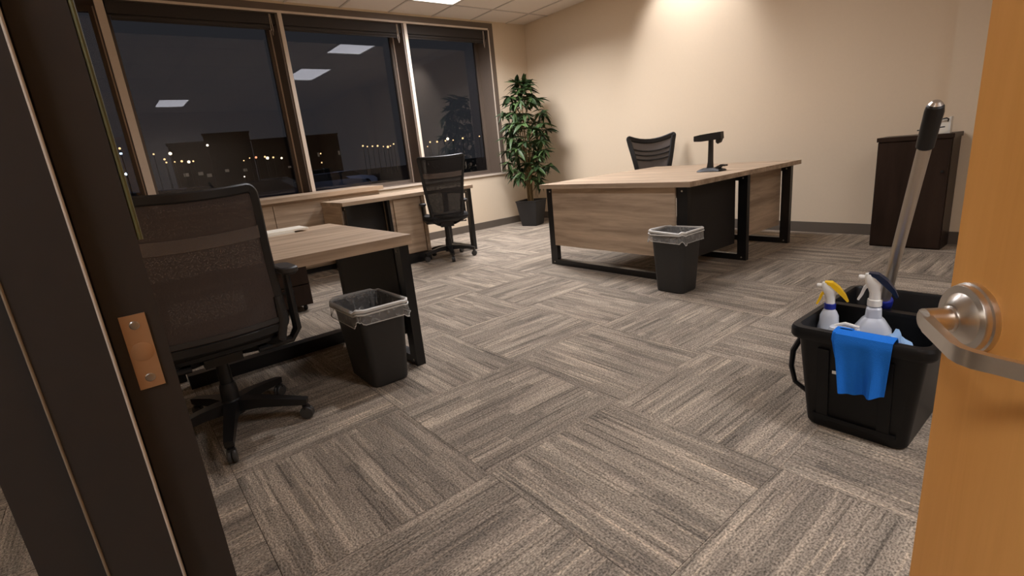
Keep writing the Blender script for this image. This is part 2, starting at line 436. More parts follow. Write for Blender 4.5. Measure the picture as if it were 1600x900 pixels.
# baseboards
def baseboard(name, x0, x1, y0, y1, label):
    return tag(obj(name, bxo(x0, x1, y0, y1, 0, 0.1, 0.004, 1), M['base']), label, 'baseboard', kind='structure')
baseboard('baseboard_left', XW, XW + 0.012, -0.118, YB, 'grey vinyl baseboard under the windows')
baseboard('baseboard_back', XW + 0.012, -1.04, YB - 0.012, YB, 'grey vinyl baseboard along the back wall')
baseboard('baseboard_pier', -1.05, -0.30, 5.178, 5.19, 'short grey baseboard on the wall projection')
baseboard('baseboard_front', XW + 0.012, JX0 - 0.11, -0.118, -0.106, 'grey vinyl baseboard beside the doorway')
baseboard('baseboard_right', XR - 0.012, XR, -0.118, YB, 'grey vinyl baseboard on the side wall')

# ceiling: slab, grid and tiles
ceil = tag(obj('ceiling', bxo(XW - 0.38, XR + 0.15, -2.15, YB + 0.15, ZC + 0.10, ZC + 0.22), M['slab']), 'suspended tile ceiling of the office', 'ceiling', kind='structure')
gx = [-5.56 + 1.22 * k for k in range(-1, 8)]; gy = [3.22 + 0.61 * k for k in range(-9, 5)]
gx = [XW] + [v for v in gx if XW + 0.05 < v < XR - 0.05] + [XR]
gy = [-2.0] + [v for v in gy if -1.95 < v < YB - 0.05] + [YB]
bm = NB()
for v in gx[1:-1]: box(bm, v - 0.012, v + 0.012, -2.0, YB, ZC - 0.004, ZC + 0.012)
for v in gy[1:-1]: box(bm, XW, XR, v - 0.012, v + 0.012, ZC - 0.004, ZC + 0.012)
obj('ceiling_grid', bm, M['cgrid'], ceil)
PANELS = [(-5.56, 3.22), (-3.12, 3.22), (0.54, 1.39)]
CPANEL = [(-0.68, -1.66)]
cm = {}
for i in range(len(gx) - 1):
    for j in range(len(gy) - 1):
        x0, x1, y0, y1 = gx[i], gx[i + 1], gy[j], gy[j + 1]
        if any(abs(x0 - p[0]) < 0.02 and abs(y0 - p[1]) < 0.02 for p in PANELS + CPANEL): continue
        w, d = x1 - x0 - 0.006, y1 - y0 - 0.006
        key = (round(w, 3), round(d, 3))
        if key not in cm:
            b = bxo(-w / 2, w / 2, -d / 2, d / 2, 0.004, 0.022)
            bmesh.ops.recalc_face_normals(b, faces=b.faces)
            me = bpy.data.meshes.new('ceiling_tile'); b.to_mesh(me); b.free(); me.materials.append(M['ctile']); cm[key] = me
        o = bpy.data.objects.new('ceiling_tile', cm[key]); COL.objects.link(o); o.parent = ceil
        o.location = ((x0 + x1) / 2, (y0 + y1) / 2, ZC)
def light_panel(px, py, mat, label, watts=0):
    t = thing('ceiling_light', label, 'light', (px + 0.61, py + 0.305, ZC))
    a = NB(); x0, x1, y0, y1 = px + 0.012, px + 1.208, py + 0.012, py + 0.598
    for q in ((x0, x1, y0, y0 + 0.02), (x0, x1, y1 - 0.02, y1), (x0, x0 + 0.02, y0 + 0.02, y1 - 0.02), (x1 - 0.02, x1, y0 + 0.02, y1 - 0.02)):
        box(a, q[0], q[1], q[2], q[3], ZC - 0.003, ZC + 0.05)
    obj('light_frame', a, M['trimwhite'], t)
    obj('diffuser', bxo(x0 + 0.02, x1 - 0.02, y0 + 0.02, y1 - 0.02, ZC + 0.006, ZC + 0.014), mat, t)
    if watts:
        ld = bpy.data.lights.new('panel_lamp', 'AREA'); ld.shape = 'RECTANGLE'; ld.size = 1.14; ld.size_y = 0.53; ld.energy = watts; ld.color = LIGHT_COL; ld.spread = math.radians(150)
        lo = bpy.data.objects.new('panel_lamp', ld); COL.objects.link(lo); lo.parent = t; lo.location = (0, 0, 0.004)
light_panel(*PANELS[0], M['panel'], watts=PANEL_WATTS[0], label='bright recessed ceiling light panel at the top edge near the windows')
light_panel(*PANELS[1], M['panel'], watts=PANEL_WATTS[1], label='recessed ceiling light panel above the corner desk, mirrored small in the window')
light_panel(*PANELS[2], M['panel'], watts=PANEL_WATTS[2], label='recessed ceiling light panel mirrored in the leftmost large window pane')
light_panel(*CPANEL[0], M['panel2'], 'recessed ceiling light panel in the corridor outside the doorway')

# recessed downlights: one washes the back wall, an added one brightens desk and floor
def downlight(x, y, watts, tilt, size, blend, label):
    t = thing('recessed_downlight', label, 'light', (x, y, ZC))
    a = NB(); lathe(a, [(0.085, ZC - 0.006), (0.085, ZC - 0.004), (0.062, ZC - 0.004), (0.060, ZC - 0.0055)], 28, (x, y, 0), None, False, False); solid(a, 0.002); obj('trim_ring', a, M['trimwhite'], t, True)
    a = NB(); lathe(a, [(0.058, ZC - 0.0045), (0.058, ZC - 0.0035)], 24, (x, y, 0)); obj('lens', a, M['trimwhite'], t, True)
    ld = bpy.data.lights.new('downlight_lamp', 'SPOT'); ld.energy = watts; ld.color = LIGHT_COL; ld.spot_size = math.radians(size); ld.spot_blend = blend; ld.shadow_soft_size = 0.06
    lo = bpy.data.objects.new('downlight_lamp', ld); COL.objects.link(lo); lo.parent = t; lo.location = (0, 0, -0.012); lo.rotation_euler = (math.radians(tilt), 0, 0)
downlight(-3.35, 4.72, DOWNLIGHT_W, 50, 92, 0.55, 'small recessed downlight in the ceiling that washes the back wall')
downlight(-2.45, 1.70, FILL_DOWNLIGHT_W, 0, 125, 0.9, 'small added recessed downlight brightening the near desk and open floor')

# windows
def window(n, y0, y1, label, left_cap=True):
    t = thing('window_%d' % n, label, 'window', (GX, (y0 + y1) / 2, SILL), kind='structure')
    t['label'] = label
    obj('pane', bxo(GX - 0.004, GX + 0.004, y0 + 0.02, y1 - 0.02, SILL + 0.02, HEAD - 0.02), M['glass'], t)
    a = NB()   # slim frame that holds the pane
    for q in ((y0, y0 + 0.045, SILL, HEAD), (y1 - 0.045, y1, SILL, HEAD), (y0 + 0.045, y1 - 0.045, SILL, SILL + 0.045), (y0 + 0.045, y1 - 0.045, HEAD - 0.045, HEAD)):
        box(a, GX - 0.03, GX + 0.03, q[0], q[1], q[2], q[3])
    obj('pane_frame', a, M['mull'], t)
    return t
mull_y = [-0.9, 0.385, 1.91, 3.40, 4.74]
window(1, -0.11, mull_y[1] - 0.03, 'narrow dark window pane beside the door frame')
window(2, mull_y[1] + 0.03, mull_y[2] - 0.03, 'large dark window pane behind the near desk')
window(3, mull_y[2] + 0.03, mull_y[3] - 0.03, 'middle dark window pane mirroring a ceiling light')
window(4, mull_y[3] + 0.03, 4.70, 'dark window pane next to the potted plant')
for k, y in enumerate(mull_y[1:4]):
    t = thing('trim_%d' % (k + 1), ['mullion nearest the door frame', 'mullion between the two largest panes', 'mullion behind the far chair'][k] + ', taupe with a pale front cap', 'mullion', (XW - 0.15, y, SILL), kind='structure')
    obj('post', bxo(GX - 0.03, XW - 0.004, y - 0.03, y + 0.03, SILL, HEAD), M['mull'], t)
    obj('front_cap', bxo(XW - 0.004, XW + 0.008, y - (0.033 if k == 0 else 0.008), y + 0.033, SILL, HEAD, 0.002, 1), M['mullcap'], t)
    obj('groove_strip', bxo(GX + 0.03, GX + 0.045, y - 0.042, y - 0.03, SILL, HEAD), M['mullcap'], t)
t = thing('trim_4', 'taupe window jamb beside the plant', 'window frame', (XW - 0.15, 4.74, SILL), kind='structure')
obj('jamb_side', bxo(GX - 0.03, XW + 0.006, 4.70, 4.785, SILL - 0.03, HEAD + 0.09), M['mull'], t)
obj('jamb_bead', bxo(XW + 0.006, XW + 0.012, 4.695, 4.712, SILL, HEAD), M['mullcap'], t)
t = thing('trim_5', 'taupe window head running under the ceiling', 'window frame', (XW - 0.15, 2.3, HEAD), kind='structure')
obj('head_board', bxo(GX - 0.03, XW + 0.006, -0.118, 4.70, HEAD, HEAD + 0.09), M['mull'], t)
obj('head_bead', bxo(XW + 0.006, XW + 0.012, -0.118, 4.70, HEAD, HEAD + 0.022), M['mullcap'], t)
t = thing('trim_6', 'taupe window sill below the panes', 'window sill', (XW - 0.15, 2.3, SILL), kind='structure')
obj('sill_board', bxo(GX - 0.03, XW + 0.012, -0.118, 4.70, SILL - 0.03, SILL, 0.003, 1), M['mull'], t)
obj('sill_front', bxo(XW + 0.0125, XW + 0.018, -0.118, 4.785, SILL - 0.032, SILL - 0.004), M['mullcap'], t)
# rolled-up shades with valance
for k, (y0, y1, nm) in enumerate(((0.43, 1.875, 'rolled shade above the large left pane'), (1.945, 3.365, 'rolled shade above the middle pane'), (3.435, 4.69, 'rolled shade above the pane by the plant'))):
    t = thing('roller_blind', 'dark ' + nm, 'blind', (XW - 0.08, (y0 + y1) / 2, 2.60), group='rolled shades in the windows')
    obj('valance', bxo(XW - 0.10, XW - 0.035, y0, y1, 2.615, 2.718, 0.006, 2), M['blind'], t)
    a = NB(); lathe(a, [(0.022, y0 + 0.02), (0.022, y1 - 0.02)], 12, (XW - 0.07, 0, 2.60), Matrix(((1, 0, 0), (0, 0, 1), (0, 1, 0))))
    obj('shade_roll', a, M['blind'], t, True)
    obj('hem_bar', bxo(XW - 0.076, XW - 0.064, y0 + 0.02, y1 - 0.02, 2.565, 2.583), M['blind'], t)
    a = NB(); tube(a, [(XW - 0.03, y1 - 0.05, 2.715), (XW - 0.028, y1 - 0.055, 2.55), (XW - 0.028, y1 - 0.045, 2.5), (XW - 0.028, y1 - 0.035, 2.55), (XW - 0.03, y1 - 0.04, 2.715)], 0.003, 6)
    obj('pull_chain', a, M['mullcap'], t, True)

# ------------------------------------------------------------------ door frame and door
t = thing('trim_7', 'dark bronze door frame with a strike plate', 'door frame', (JX0, -0.05, 0), kind='structure')
def jamb(sx, xo, lbl):
    obj('jamb', bxo(xo - sx * 0.10, xo, -0.036, 0.0235, 0, 2.12, 0.0025, 2), M['frameblack'], t, True)
    obj('door_stop', bxo(xo - sx * 0.10, xo + sx * 0.016, -0.118, -0.0405, 0, 2.12, 0.003, 2), M['frameblack'], t, True)
    obj('jamb', bxo(xo - sx * 0.10, xo, -0.185, -0.1225, 0, 2.12, 0.0025, 2), M['frameblack'], t, True)
    obj('frame_core', bxo(xo - sx * 0.10, xo - sx * 0.012, -0.18, 0.02, 0, 2.12), M['frameblack'], t)
    a = NB(); tube(a, [(xo + sx * 0.0165, -0.0395, 0.0), (xo + sx * 0.0165, -0.0395, 2.12)], 0.0021, 8); obj('glint_strip', a, M['stop_glint'], t, True)  # pale strip painted as the reflection on the stop's rounded edge
    a = NB(); tube(a, [(xo + sx * 0.0162, -0.1185, 0.0), (xo + sx * 0.0162, -0.1185, 2.12)], 0.0018, 8); obj('stop_line', a, M['stop_line'], t, True)  # thin brown strip along the other edge of the stop
jamb(1, JX0, 'l'); jamb(-1, JX1, 'r')
obj('frame_head', bxo(JX0 - 0.10, JX1 + 0.10, -0.185, 0.0235, 2.121, 2.20, 0.003, 2), M['frameblack'], t)
a = NB(); tube(a, [(JX0 - 0.004, 0.0272, z) for z in (0.985, 1.2, 1.5, 1.8, 2.11)], 0.0034, 8)
obj('edge_strip', a, M['greenstrip'], t, True)['label'] = 'yellowish green strip along the frame edge'
sp = obj('strike_plate', bxo(JX0 - 0.0005, JX0 + 0.0022, -0.0225, 0.0075, 0.778, 0.886, 0.0012, 2), M['brass'], t, True)
sp['label'] = 'bronze strike plate with two screws'
for z in (0.793, 0.871):
    a = NB(); lathe(a, [(0.0062, 0), (0.0062, 0.0006), (0.005, 0.0014), (0.002, 0.0016)], 14, (JX0 + 0.002, -0.0075, z), Matrix(((0, 0, 1), (0, 1, 0), (1, 0, 0))))
    sc_ = obj('screw', a, M['bolt'], sp, True)
a = NB(); lathe(a, [(0.0135, 0), (0.0135, 0.0006), (0.0128, 0.0009)], 24, (JX0 + 0.0019, -0.0075, 0.832), Matrix(((0, 0, 1), (0, 1, 0), (1, 0, 0))))
obj('latch_disc', a, M['brass'], sp, True)

DA = math.radians(-47)
door = obj('door_1', bxo(0, 1.07, 0, 0.045, 0.012, 2.10, 0.0015, 1), M['maple'], None, False, world=False)
door.location = (-0.1535, 0.888, 0.003); door.rotation_euler = (0, math.radians(0.6), DA)     # hangs a touch out of plumb
tag(door, 'open maple wood door with a steel lever handle', 'door', kind='structure')
LX, LZ = 0.047, 0.7795
RY = Matrix(((1, 0, 0), (0, 0, -1), (0, 1, 0)))     # lathe axis z -> local -y
a = NB(); lathe(a, [(0.047, -0.001), (0.0475, 0.004), (0.047, 0.0065), (0.0445, 0.008), (0.0445, 0.013), (0.0435, 0.015)], 48, (LX, 0, LZ), RY)
rose = obj('lever_rose', a, M['steel'], door, True, world=False)
a = NB(); lathe(a, [(0.034, 0.0148), (0.033, 0.0158), (0.0205, 0.0265), (0.0185, 0.027)], 40, (LX, 0, LZ), RY); obj('rose_cone', a, M['steel'], rose, True, world=False)
a = NB(); lathe(a, [(0.0175, 0.0255), (0.0175, 0.0285), (0.0155, 0.030), (0.0155, 0.058)], 28, (LX, 0, LZ), RY); obj('shank', a, M['steel'], rose, True, world=False)
a = NB()
pts = [(0.031, -0.0505, LZ + 0.001), (0.044, -0.056, LZ + 0.001), (0.066, -0.0635, LZ), (0.095, -0.071, LZ), (0.125, -0.079, LZ), (0.147, -0.0845, LZ), (0.160, -0.0845, LZ), (0.172, -0.0800, LZ), (0.186, -0.070, LZ), (0.204, -0.0565, LZ), (0.222, -0.043, LZ)]
sweep_rect(a, pts, [0.009, 0.011, 0.012, 0.011, 0.010, 0.010, 0.010, 0.010, 0.009, 0.009, 0.008], [0.015, 0.019, 0.020, 0.020, 0.020, 0.020, 0.020, 0.020, 0.019, 0.019, 0.018]); bev(a, 0.0022, 2)
obj('lever', a, M['steel'], rose, True, world=False)
for z in (0.25, 1.05, 1.85):
    a = NB(); tube(a, [(1.078, 0.0, z - 0.05), (1.078, 0.0, z + 0.05)], 0.007, 10); obj('hinge', a, M['steel'], door, True, world=False)

# ------------------------------------------------------------------ desks
def bolt(parent, p, ax):
    m = {'y': RY, 'x': Matrix(((0, 0, 1), (0, 1, 0), (1, 0, 0)))}[ax]
    a = NB(); lathe(a, [(0.007, 0), (0.007, 0.002), (0.003, 0.004)], 10, p, m); obj('bolt', a, M['bolt'], parent, True)
def loop_frame(t, x0, x1, y, zt, w=0.085, d=0.045):
    """closed rectangular steel leg frame standing along x"""
    obj('leg', bxo(x0, x0 + w, y - d / 2, y + d / 2, 0, zt, 0.006), M['blackmetal'], t, True)
    obj('leg', bxo(x1 - w, x1, y - d / 2, y + d / 2, 0, zt, 0.006), M['blackmetal'], t, True)
    obj('floor_rail', bxo(x0 + w, x1 - w, y - d / 2, y + d / 2, 0.0, 0.05, 0.006), M['blackmetal'], t, True)
    obj('top_rail', bxo(x0 + w, x1 - w, y - d / 2, y + d / 2, zt - 0.05, zt, 0.004), M['blackmetal'], t, True)
    for x in (x0 + w / 2, x1 - w / 2):
        bolt(t, (x, y - d / 2, zt - 0.03), 'y'); bolt(t, (x, y - d / 2, 0.025), 'y')

# corner desk by the back wall
t = thing('office_desk', 'large wood topped desk with black loop legs in front of the back wall', 'desk', (-2.7, 4.0, 0))
TD = 0.742
obj('desktop', bxo(-3.46, -1.935, 3.10, 4.86, TD - 0.036, TD, 0.0025, 2), M['woodX'], t)
loop_frame(t, -3.42, -1.985, 3.170, TD - 0.037)
loop_frame(t, -3.42, -1.985, 4.02, TD - 0.037, 0.075)
loop_frame(t, -2.80, -1.985, 4.80, TD - 0.037, 0.075)
obj('front_panel', bxo(-3.333, -2.072, 3.130, 3.146, 0.19, TD - 0.038, 0.002, 1), M['woodX'], t)
obj('end_panel', bxo(-2.10, -2.08, 3.20, 3.99, 0.14, TD - 0.038), M['blackpanel'], t)
obj('side_panel', bxo(-2.085, -2.065, 4.05, 4.77, 0.17, TD - 0.038, 0.002, 1), M['woodY'], t)

# near desk
t = thing('office_desk', 'wood topped desk with black legs nearest the door frame', 'desk', (-2.8, 0.65, 0))
TA = 0.705
obj('desktop', bxo(-3.46, -2.28, 0.06, 1.155, TA - 0.05, TA, 0.003, 2), M['woodY'], t)
loop_frame(t, -3.26, -2.30, 1.115, TA - 0.051, 0.07, 0.05)
obj('leg', bxo(-3.26, -3.19, 0.075, 0.125, 0, TA - 0.051, 0.006), M['blackmetal'], t)
obj('side_panel', bxo(-3.18, -2.60, 0.085, 0.103, 0.36, TA - 0.053), M['blackpanel'], t)
obj('end_panel', bxo(-3.19, -2.372, 1.085, 1.103, 0.17, TA - 0.053), M['blackpanel'], t)
obj('back_rail', bxo(-3.10, -3.03, 0.127, 1.088, 0.0, 0.075, 0.006), M['blackmetal'], t)
bolt(t, (-2.335, 1.09, 0.30), 'y')
# paper sheets at its far edge
for k, (x0, x1, y0, y1, dz) in enumerate(((-3.44, -3.22, 0.42, 0.86, 0.0), (-3.43, -3.24, 0.70, 0.95, 0.011))):
    tag(obj('paper_stack', bxo(x0, x1, y0, y1, TA + dz, TA + dz + 0.010, 0.001, 1), M['paper']), ['larger stack of white paper at the back of the near desk', 'smaller stack of white paper lying on the larger one'][k], 'paper')

# window credenza
t = thing('credenza', 'long wood credenza running under the window sill', 'cabinet', (-5.74, 1.3, 0))
CT = 0.835
obj('worktop', bxo(-6.035, -5.44, 0.10, 2.50, CT - 0.045, CT, 0.003, 2), M['woodY'], t)
obj('body', bxo(-6.03, -5.49, 0.14, 2.46, 0.06, CT - 0.046), M['woodY'], t)
obj('plinth', bxo(-6.02, -5.53, 0.15, 2.45, 0.0, 0.059), M['blackpanel'], t)
for k in range(4):
    y0 = 0.145 + k * 0.579
    d = obj('cabinet_door', bxo(-5.489, -5.468, y0, y0 + 0.572, 0.08, CT - 0.075, 0.003, 1), M['woodY'], t)
    a = NB(); lathe(a, [(0.006, 0), (0.006, 0.012), (0.011, 0.014), (0.011, 0.022), (0.008, 0.025)], 12, (-5.468, y0 + (0.52 if k % 2 == 0 else 0.05), CT - 0.13), Matrix(((0, 0, 1), (0, 1, 0), (1, 0, 0))))
    obj('knob', a, M['blackmetal'], d, True)

# far desk with pedestal
t = thing('office_desk', 'wood topped pedestal desk below the windows with a chair pushed up', 'desk', (-5.1, 2.5, 0))
TB = 0.742
obj('desktop', bxo(-5.425, -4.80, 1.76, 3.29, TB - 0.036, TB, 0.0025, 2), M['woodY'], t)
for y in (1.815, 3.245): loop_frame(t, -5.39, -4.82, y, TB - 0.037, 0.06, 0.045)
obj('pedestal', bxo(-5.39, -4.855, 2.27, 2.67, 0.105, TB - 0.037, 0.002, 1), M['woodY'], t)
d = obj('pedestal_front', bxo(-4.854, -4.836, 2.305, 2.615, 0.115, TB - 0.045, 0.002, 1), M['woodY'], t)
obj('pedestal_edge', bxo(-4.854, -4.83, 2.63, 2.668, 0.105, TB - 0.04, 0.002, 1), M['woodY'], t)
obj('plinth', bxo(-5.38, -4.84, 2.275, 2.665, 0.0, 0.104), M['blackmetal'], t)
obj('modesty_panel', bxo(-5.02, -5.00, 1.845, 2.265, 0.12, TB - 0.038), M['blackpanel'], t)
obj('inner_post', bxo(-4.90, -4.84, 2.235, 2.268, 0, TB - 0.037), M['blackmetal'], t)
obj('end_panel', bxo(-5.42, -4.90, 1.768, 1.785, 0.25, TB - 0.038, 0.002, 1), M['woodX'], t)

# mobile pedestal standing behind the near desk
t = thing('drawer_pedestal', 'dark drawer pedestal seen under the near desk', 'pedestal', (-4.2, 0.95, 0))
obj('body', bxo(-4.45, -4.02, 0.70, 1.10, 0.05, 0.55, 0.004, 1), M['espresso'], t)
for k in range(3): 
    d = obj('drawer', bxo(-4.02, -4.0, 0.705, 1.095, 0.06 + k * 0.165, 0.06 + k * 0.165 + 0.155, 0.003, 1), M['espresso'], t)
    obj('handle', bxo(-3.998, -3.985, 0.83, 0.97, 0.06 + k * 0.165 + 0.12, 0.06 + k * 0.165 + 0.132), M['blackmetal'], d)
for (x, y) in ((-4.4, 0.75), (-4.07, 0.75), (-4.4, 1.05), (-4.07, 1.05)):
    a = NB(); lathe(a, [(0.022, -0.01), (0.024, -0.004), (0.024, 0.004), (0.022, 0.01)], 14, (x, y, 0.024), RY); obj('caster', a, M['blackplastic'], t, True)

# dark cabinet by the wall projection
t = thing('storage_cabinet', 'dark brown wooden cabinet against the back wall at right', 'cabinet', (-1.16, 5.05, 0))
obj('body', bxo(-1.39, -0.925, 4.935, 5.17, 0.0, 0.842, 0.002, 1), M['espresso'], t)
obj('cabinet_top', bxo(-1.395, -0.915, 4.905, 5.175, 0.843, 0.875, 0.003, 1), M['espresso'], t)
obj('cabinet_door', bxo(-1.386, -0.93, 4.913, 4.934, 0.012, 0.838, 0.003, 1), M['espresso'], t)
a = NB(); lathe(a, [(0.006, 0), (0.006, 0.012), (0.011, 0.016), (0.008, 0.02)], 12, (-0.96, 4.913, 0.6), RY); obj('knob', a, M['blackmetal'], t, True)
# things on the cabinet
t = thing('card_holder', 'small white card holder with a dark clip on the dark cabinet', 'card holder', (-1.0, 5.0, 0.875))
a = NB(); sweep_rect(a, [(-1.09, 5.0, 0.93), (-0.975, 5.0, 0.93)], 0.006, 0.11); bev(a, 0.002, 1); obj('card', a, M['paper'], t)
obj('side_post', bxo(-0.974, -0.962, 4.985, 5.045, 0.875, 0.992, 0.002, 1), M['white'], t)
obj('foot', bxo(-1.09, -0.975, 4.985, 5.045, 0.875, 0.881), M['white'], t)
a = NB(); tube(a, [(-1.05, 4.988, 0.965), (-1.02, 4.984, 0.978), (-0.99, 4.982, 0.984), (-0.977, 4.982, 0.976), (-0.98, 4.984, 0.957)], [0.003, 0.004, 0.005, 0.005, 0.003], 8); obj('clip', a, M['blackmetal'], t, True)
t = thing('pen', 'thin black pen propped beside the white card holder', 'pen', (-1.06, 4.965, 0.875))
a = NB(); tube(a, [(-1.155, 4.965, 0.9105), (-1.12, 4.965, 0.9125), (-0.99, 4.965, 0.923)], [0.004, 0.0048, 0.004], 8); obj('barrel', a, M['blackplastic'], t, True)
obj('rest', bxo(-1.10, -1.05, 4.95, 4.978, 0.875, 0.908, 0.003, 1), M['paper'], t)

# ------------------------------------------------------------------ chairs
def chair(name, label, loc, rotz, star0, w_top, w_bot, z0, z1, seat_z, yb=-0.23, tilt=0.07, mesh='meshA', arms=True, armz=0.64, band=True, ribs=0, fw=0.022, rad=0.30, armx=0.27, arm_y=(-0.19, 0.06), seat_w=0.48, cr=0.13, sag=0.0):
    t = thing(name, label, 'chair', loc, rotz)
    O = lambda n, b, m, p=None, s=True: obj(n, b, M[m], p or t, s, world=False)
    for k in range(5):
        an = star0 + k * 2 * PI / 5; c, s = math.cos(an), math.sin(an)
        a = NB(); sweep_rect(a, [(0.03 * c, 0.03 * s, 0.115), (0.12 * c, 0.12 * s, 0.112), (0.22 * c, 0.22 * s, 0.097), ((rad + 0.01) * c, (rad + 0.01) * s, 0.082)], [0.055, 0.046, 0.04, 0.034], [0.05, 0.042, 0.034, 0.026]); bev(a, 0.006, 2)
        lg = O('base_leg', a, 'blackplastic')
        wx, wy = rad * c, rad * s
        a = NB()
        for sd in (-1, 1):
            mt = Matrix(((c, -s, 0), (s, c, 0), (0, 0, 1))) @ Matrix(((1, 0, 0), (0, 0, 1), (0, 1, 0)))
            lathe(a, [(0.012, sd * 0.009 - 0.008), (0.026, sd * 0.009 - 0.007), (0.029, sd * 0.009 - 0.003), (0.029, sd * 0.009 + 0.003), (0.026, sd * 0.009 + 0.007), (0.012, sd * 0.009 + 0.008)], 18, (wx, wy, 0.029), mt)
        O('caster', a, 'wheelgrey', lg)
        a = NB(); tube(a, [(wx, wy, 0.085), (wx, wy, 0.05)], 0.008, 8)
        box(a, wx - 0.014, wx + 0.014, wy - 0.014, wy + 0.014, 0.046, 0.062); O('caster_fork', a, 'blackplastic', lg)
    a = NB(); lathe(a, [(0.045, 0.075), (0.048, 0.13), (0.036, 0.145), (0.034, 0.20), (0.029, 0.22)], 18); O('hub', a, 'blackplastic')
    a = NB(); lathe(a, [(0.026, 0.2), (0.026, seat_z - 0.11), (0.03, seat_z - 0.105)], 16); O('gas_column', a, 'blackmetal')
    O('tilt_mechanism', bxo(-0.07, 0.07, -0.11, 0.10, seat_z - 0.115, seat_z - 0.062, 0.012, 2), 'blackplastic')
    a = NB(); tube(a, [(0.06, 0.02, seat_z - 0.085), (0.2, 0.03, seat_z - 0.09), (0.23, 0.03, seat_z - 0.088)], [0.005, 0.005, 0.009], 8); O('tilt_lever', a, 'blackplastic')
    # seat: shell and cushion
    def seat_loop(w, d, z, dy=0): return [(x, y + dy + 0.02, z - (0.03 * max(0, (y / (d / 2))) ** 3)) for x, y, z in rrect(w, d, 0.11, z, n=5)]
    a = NB(); loft(a, [seat_loop(seat_w * .8, 0.38, seat_z - 0.062), seat_loop(seat_w * .97, 0.46, seat_z - 0.045), seat_loop(seat_w, 0.475, seat_z - 0.028)]); O('seat_shell', a, 'blackplastic')
    a = NB(); loft(a, [seat_loop(seat_w, 0.47, seat_z - 0.028), seat_loop(seat_w + 0.012, 0.48, seat_z - 0.005), seat_loop(seat_w, 0.465, seat_z + 0.018), seat_loop(seat_w * .86, 0.40, seat_z + 0.028)]); O('seat', a, 'fabric')
    # back surface
    def P(u, v, off=0.0):     # u -1..1, v 0..1
        wv = w_bot + (w_top - w_bot) * v
        y = yb - tilt * v + 0.045 * math.sin(PI * min(1, v * 1.15)) * 0.6 - 0.05 * (1 - u * u) + 0.05
        return Vector((u * wv / 2, y - 0.03 + off, z0 + (z1 - z0) * v - (0.012 + sag * max(0, v)) * (1 - u * u) * (v - 0.2)))
    outl = []
    ch = cr * (w_top / (z1 - z0)) * 0.5
    def arc(u0, v0, su, sv, a0, a1):
        for k in range(6):
            an = a0 + (a1 - a0) * k / 5; outl.append((u0 + su * cr * math.cos(an), v0 + sv * ch * 1.4 * math.sin(an)))
    c2 = ch * 1.4
    arc(1 - cr, c2, 1, 1, -PI / 2, 0)
    for k in range(1, 9): outl.append((1, c2 + (1 - 2 * c2) * k / 9))
    arc(1 - cr, 1 - c2, 1, 1, 0, PI / 2)
    for k in range(1, 8): outl.append(((1 - cr) - 2 * (1 - cr) * k / 8, 1))
    arc(-1 + cr, 1 - c2, 1, 1, PI / 2, PI)
    for k in range(1, 9): outl.append((-1, 1 - c2 - (1 - 2 * c2) * k / 9))
    arc(-1 + cr, c2, 1, 1, PI, 1.5 * PI)
    for k in range(1, 8): outl.append((-(1 - cr) + 2 * (1 - cr) * k / 8, 0))
    pp = [P(u, v) for u, v in outl]; lps = []
    for i, p in enumerate(pp):
        tt = (pp[(i + 1) % len(pp)] - pp[i - 1]).normalized(); yy = (Vector((0, 1, 0)) - tt * tt.y).normalized(); aa = tt.cross(yy)
        lps.append([p + aa * (fw * ca) + yy * (0.011 * sa) for ca, sa in ((1, -.5), (1, .5), (.7, 1), (-.7, 1), (-1, .5), (-1, -.5), (-.7, -1), (.7, -1))])
    a = NB(); vv = [[a.verts.new(q) for q in lp] for lp in lps]; vv.append(vv[0])
    for x_, y_ in zip(vv, vv[1:]):
        for i in range(8): a.faces.new((x_[i], x_[(i + 1) % 8], y_[(i + 1) % 8], y_[i]))
    O('back_frame', a, 'blackplastic')
    a = NB(); grid(a, lambda i, j: P((i * 2 - 1) * 0.985, 0.015 + j * 0.97, -0.004), 14, 16); O('back_net', a, mesh)
    if band:
        a = NB(); grid(a, lambda i, j: P((i * 2 - 1) * 0.95, 0.66 + j * 0.085, -0.010), 12, 2); solid(a, 0.003); O('lumbar_band', a, 'lumbar')
        a = NB(); grid(a, lambda i, j: P((i * 2 - 1) * 0.95, 0.04 + j * 0.035, -0.012), 12, 2); solid(a, 0.006); O('lower_band', a, 'armpad')
        O('care_tag', bxo(-w_top * .30, -w_top * .30 + 0.03, P(0.6, .93).y - 0.004, P(.6, .93).y, z0 + (z1 - z0) * .885, z0 + (z1 - z0) * .93), 'armpad', None, False)
    for k in range(ribs):
        a = NB(); tube(a, [P(u, 0.76 - 0.10 * k + 0.03 * u * u, 0.008) for u in [-0.93 + 1.86 * q / 8 for q in range(9)]], 0.0075, 6); O('lumbar_rib', a, 'blackplastic')
    # uprights joining back and mechanism
    for sd in ((-1, 1) if not ribs else (0,)):
        x = sd * w_bot * 0.47
        a = NB(); tube(a, [P(sd * 0.98, 0.22) + Vector((0, -0.01, 0)), P(sd * 0.96, 0.04) + Vector((0, -0.012, 0)), (x * 0.92, yb + 0.0, seat_z - 0.04), (x * 0.55, yb + 0.12, seat_z - 0.085), (x * 0.25, -0.06, seat_z - 0.09)], [0.016, 0.02, 0.022, 0.02, 0.02], 10, flat=(1.0, 0.8)); O('back_bracket', a, 'blackplastic')
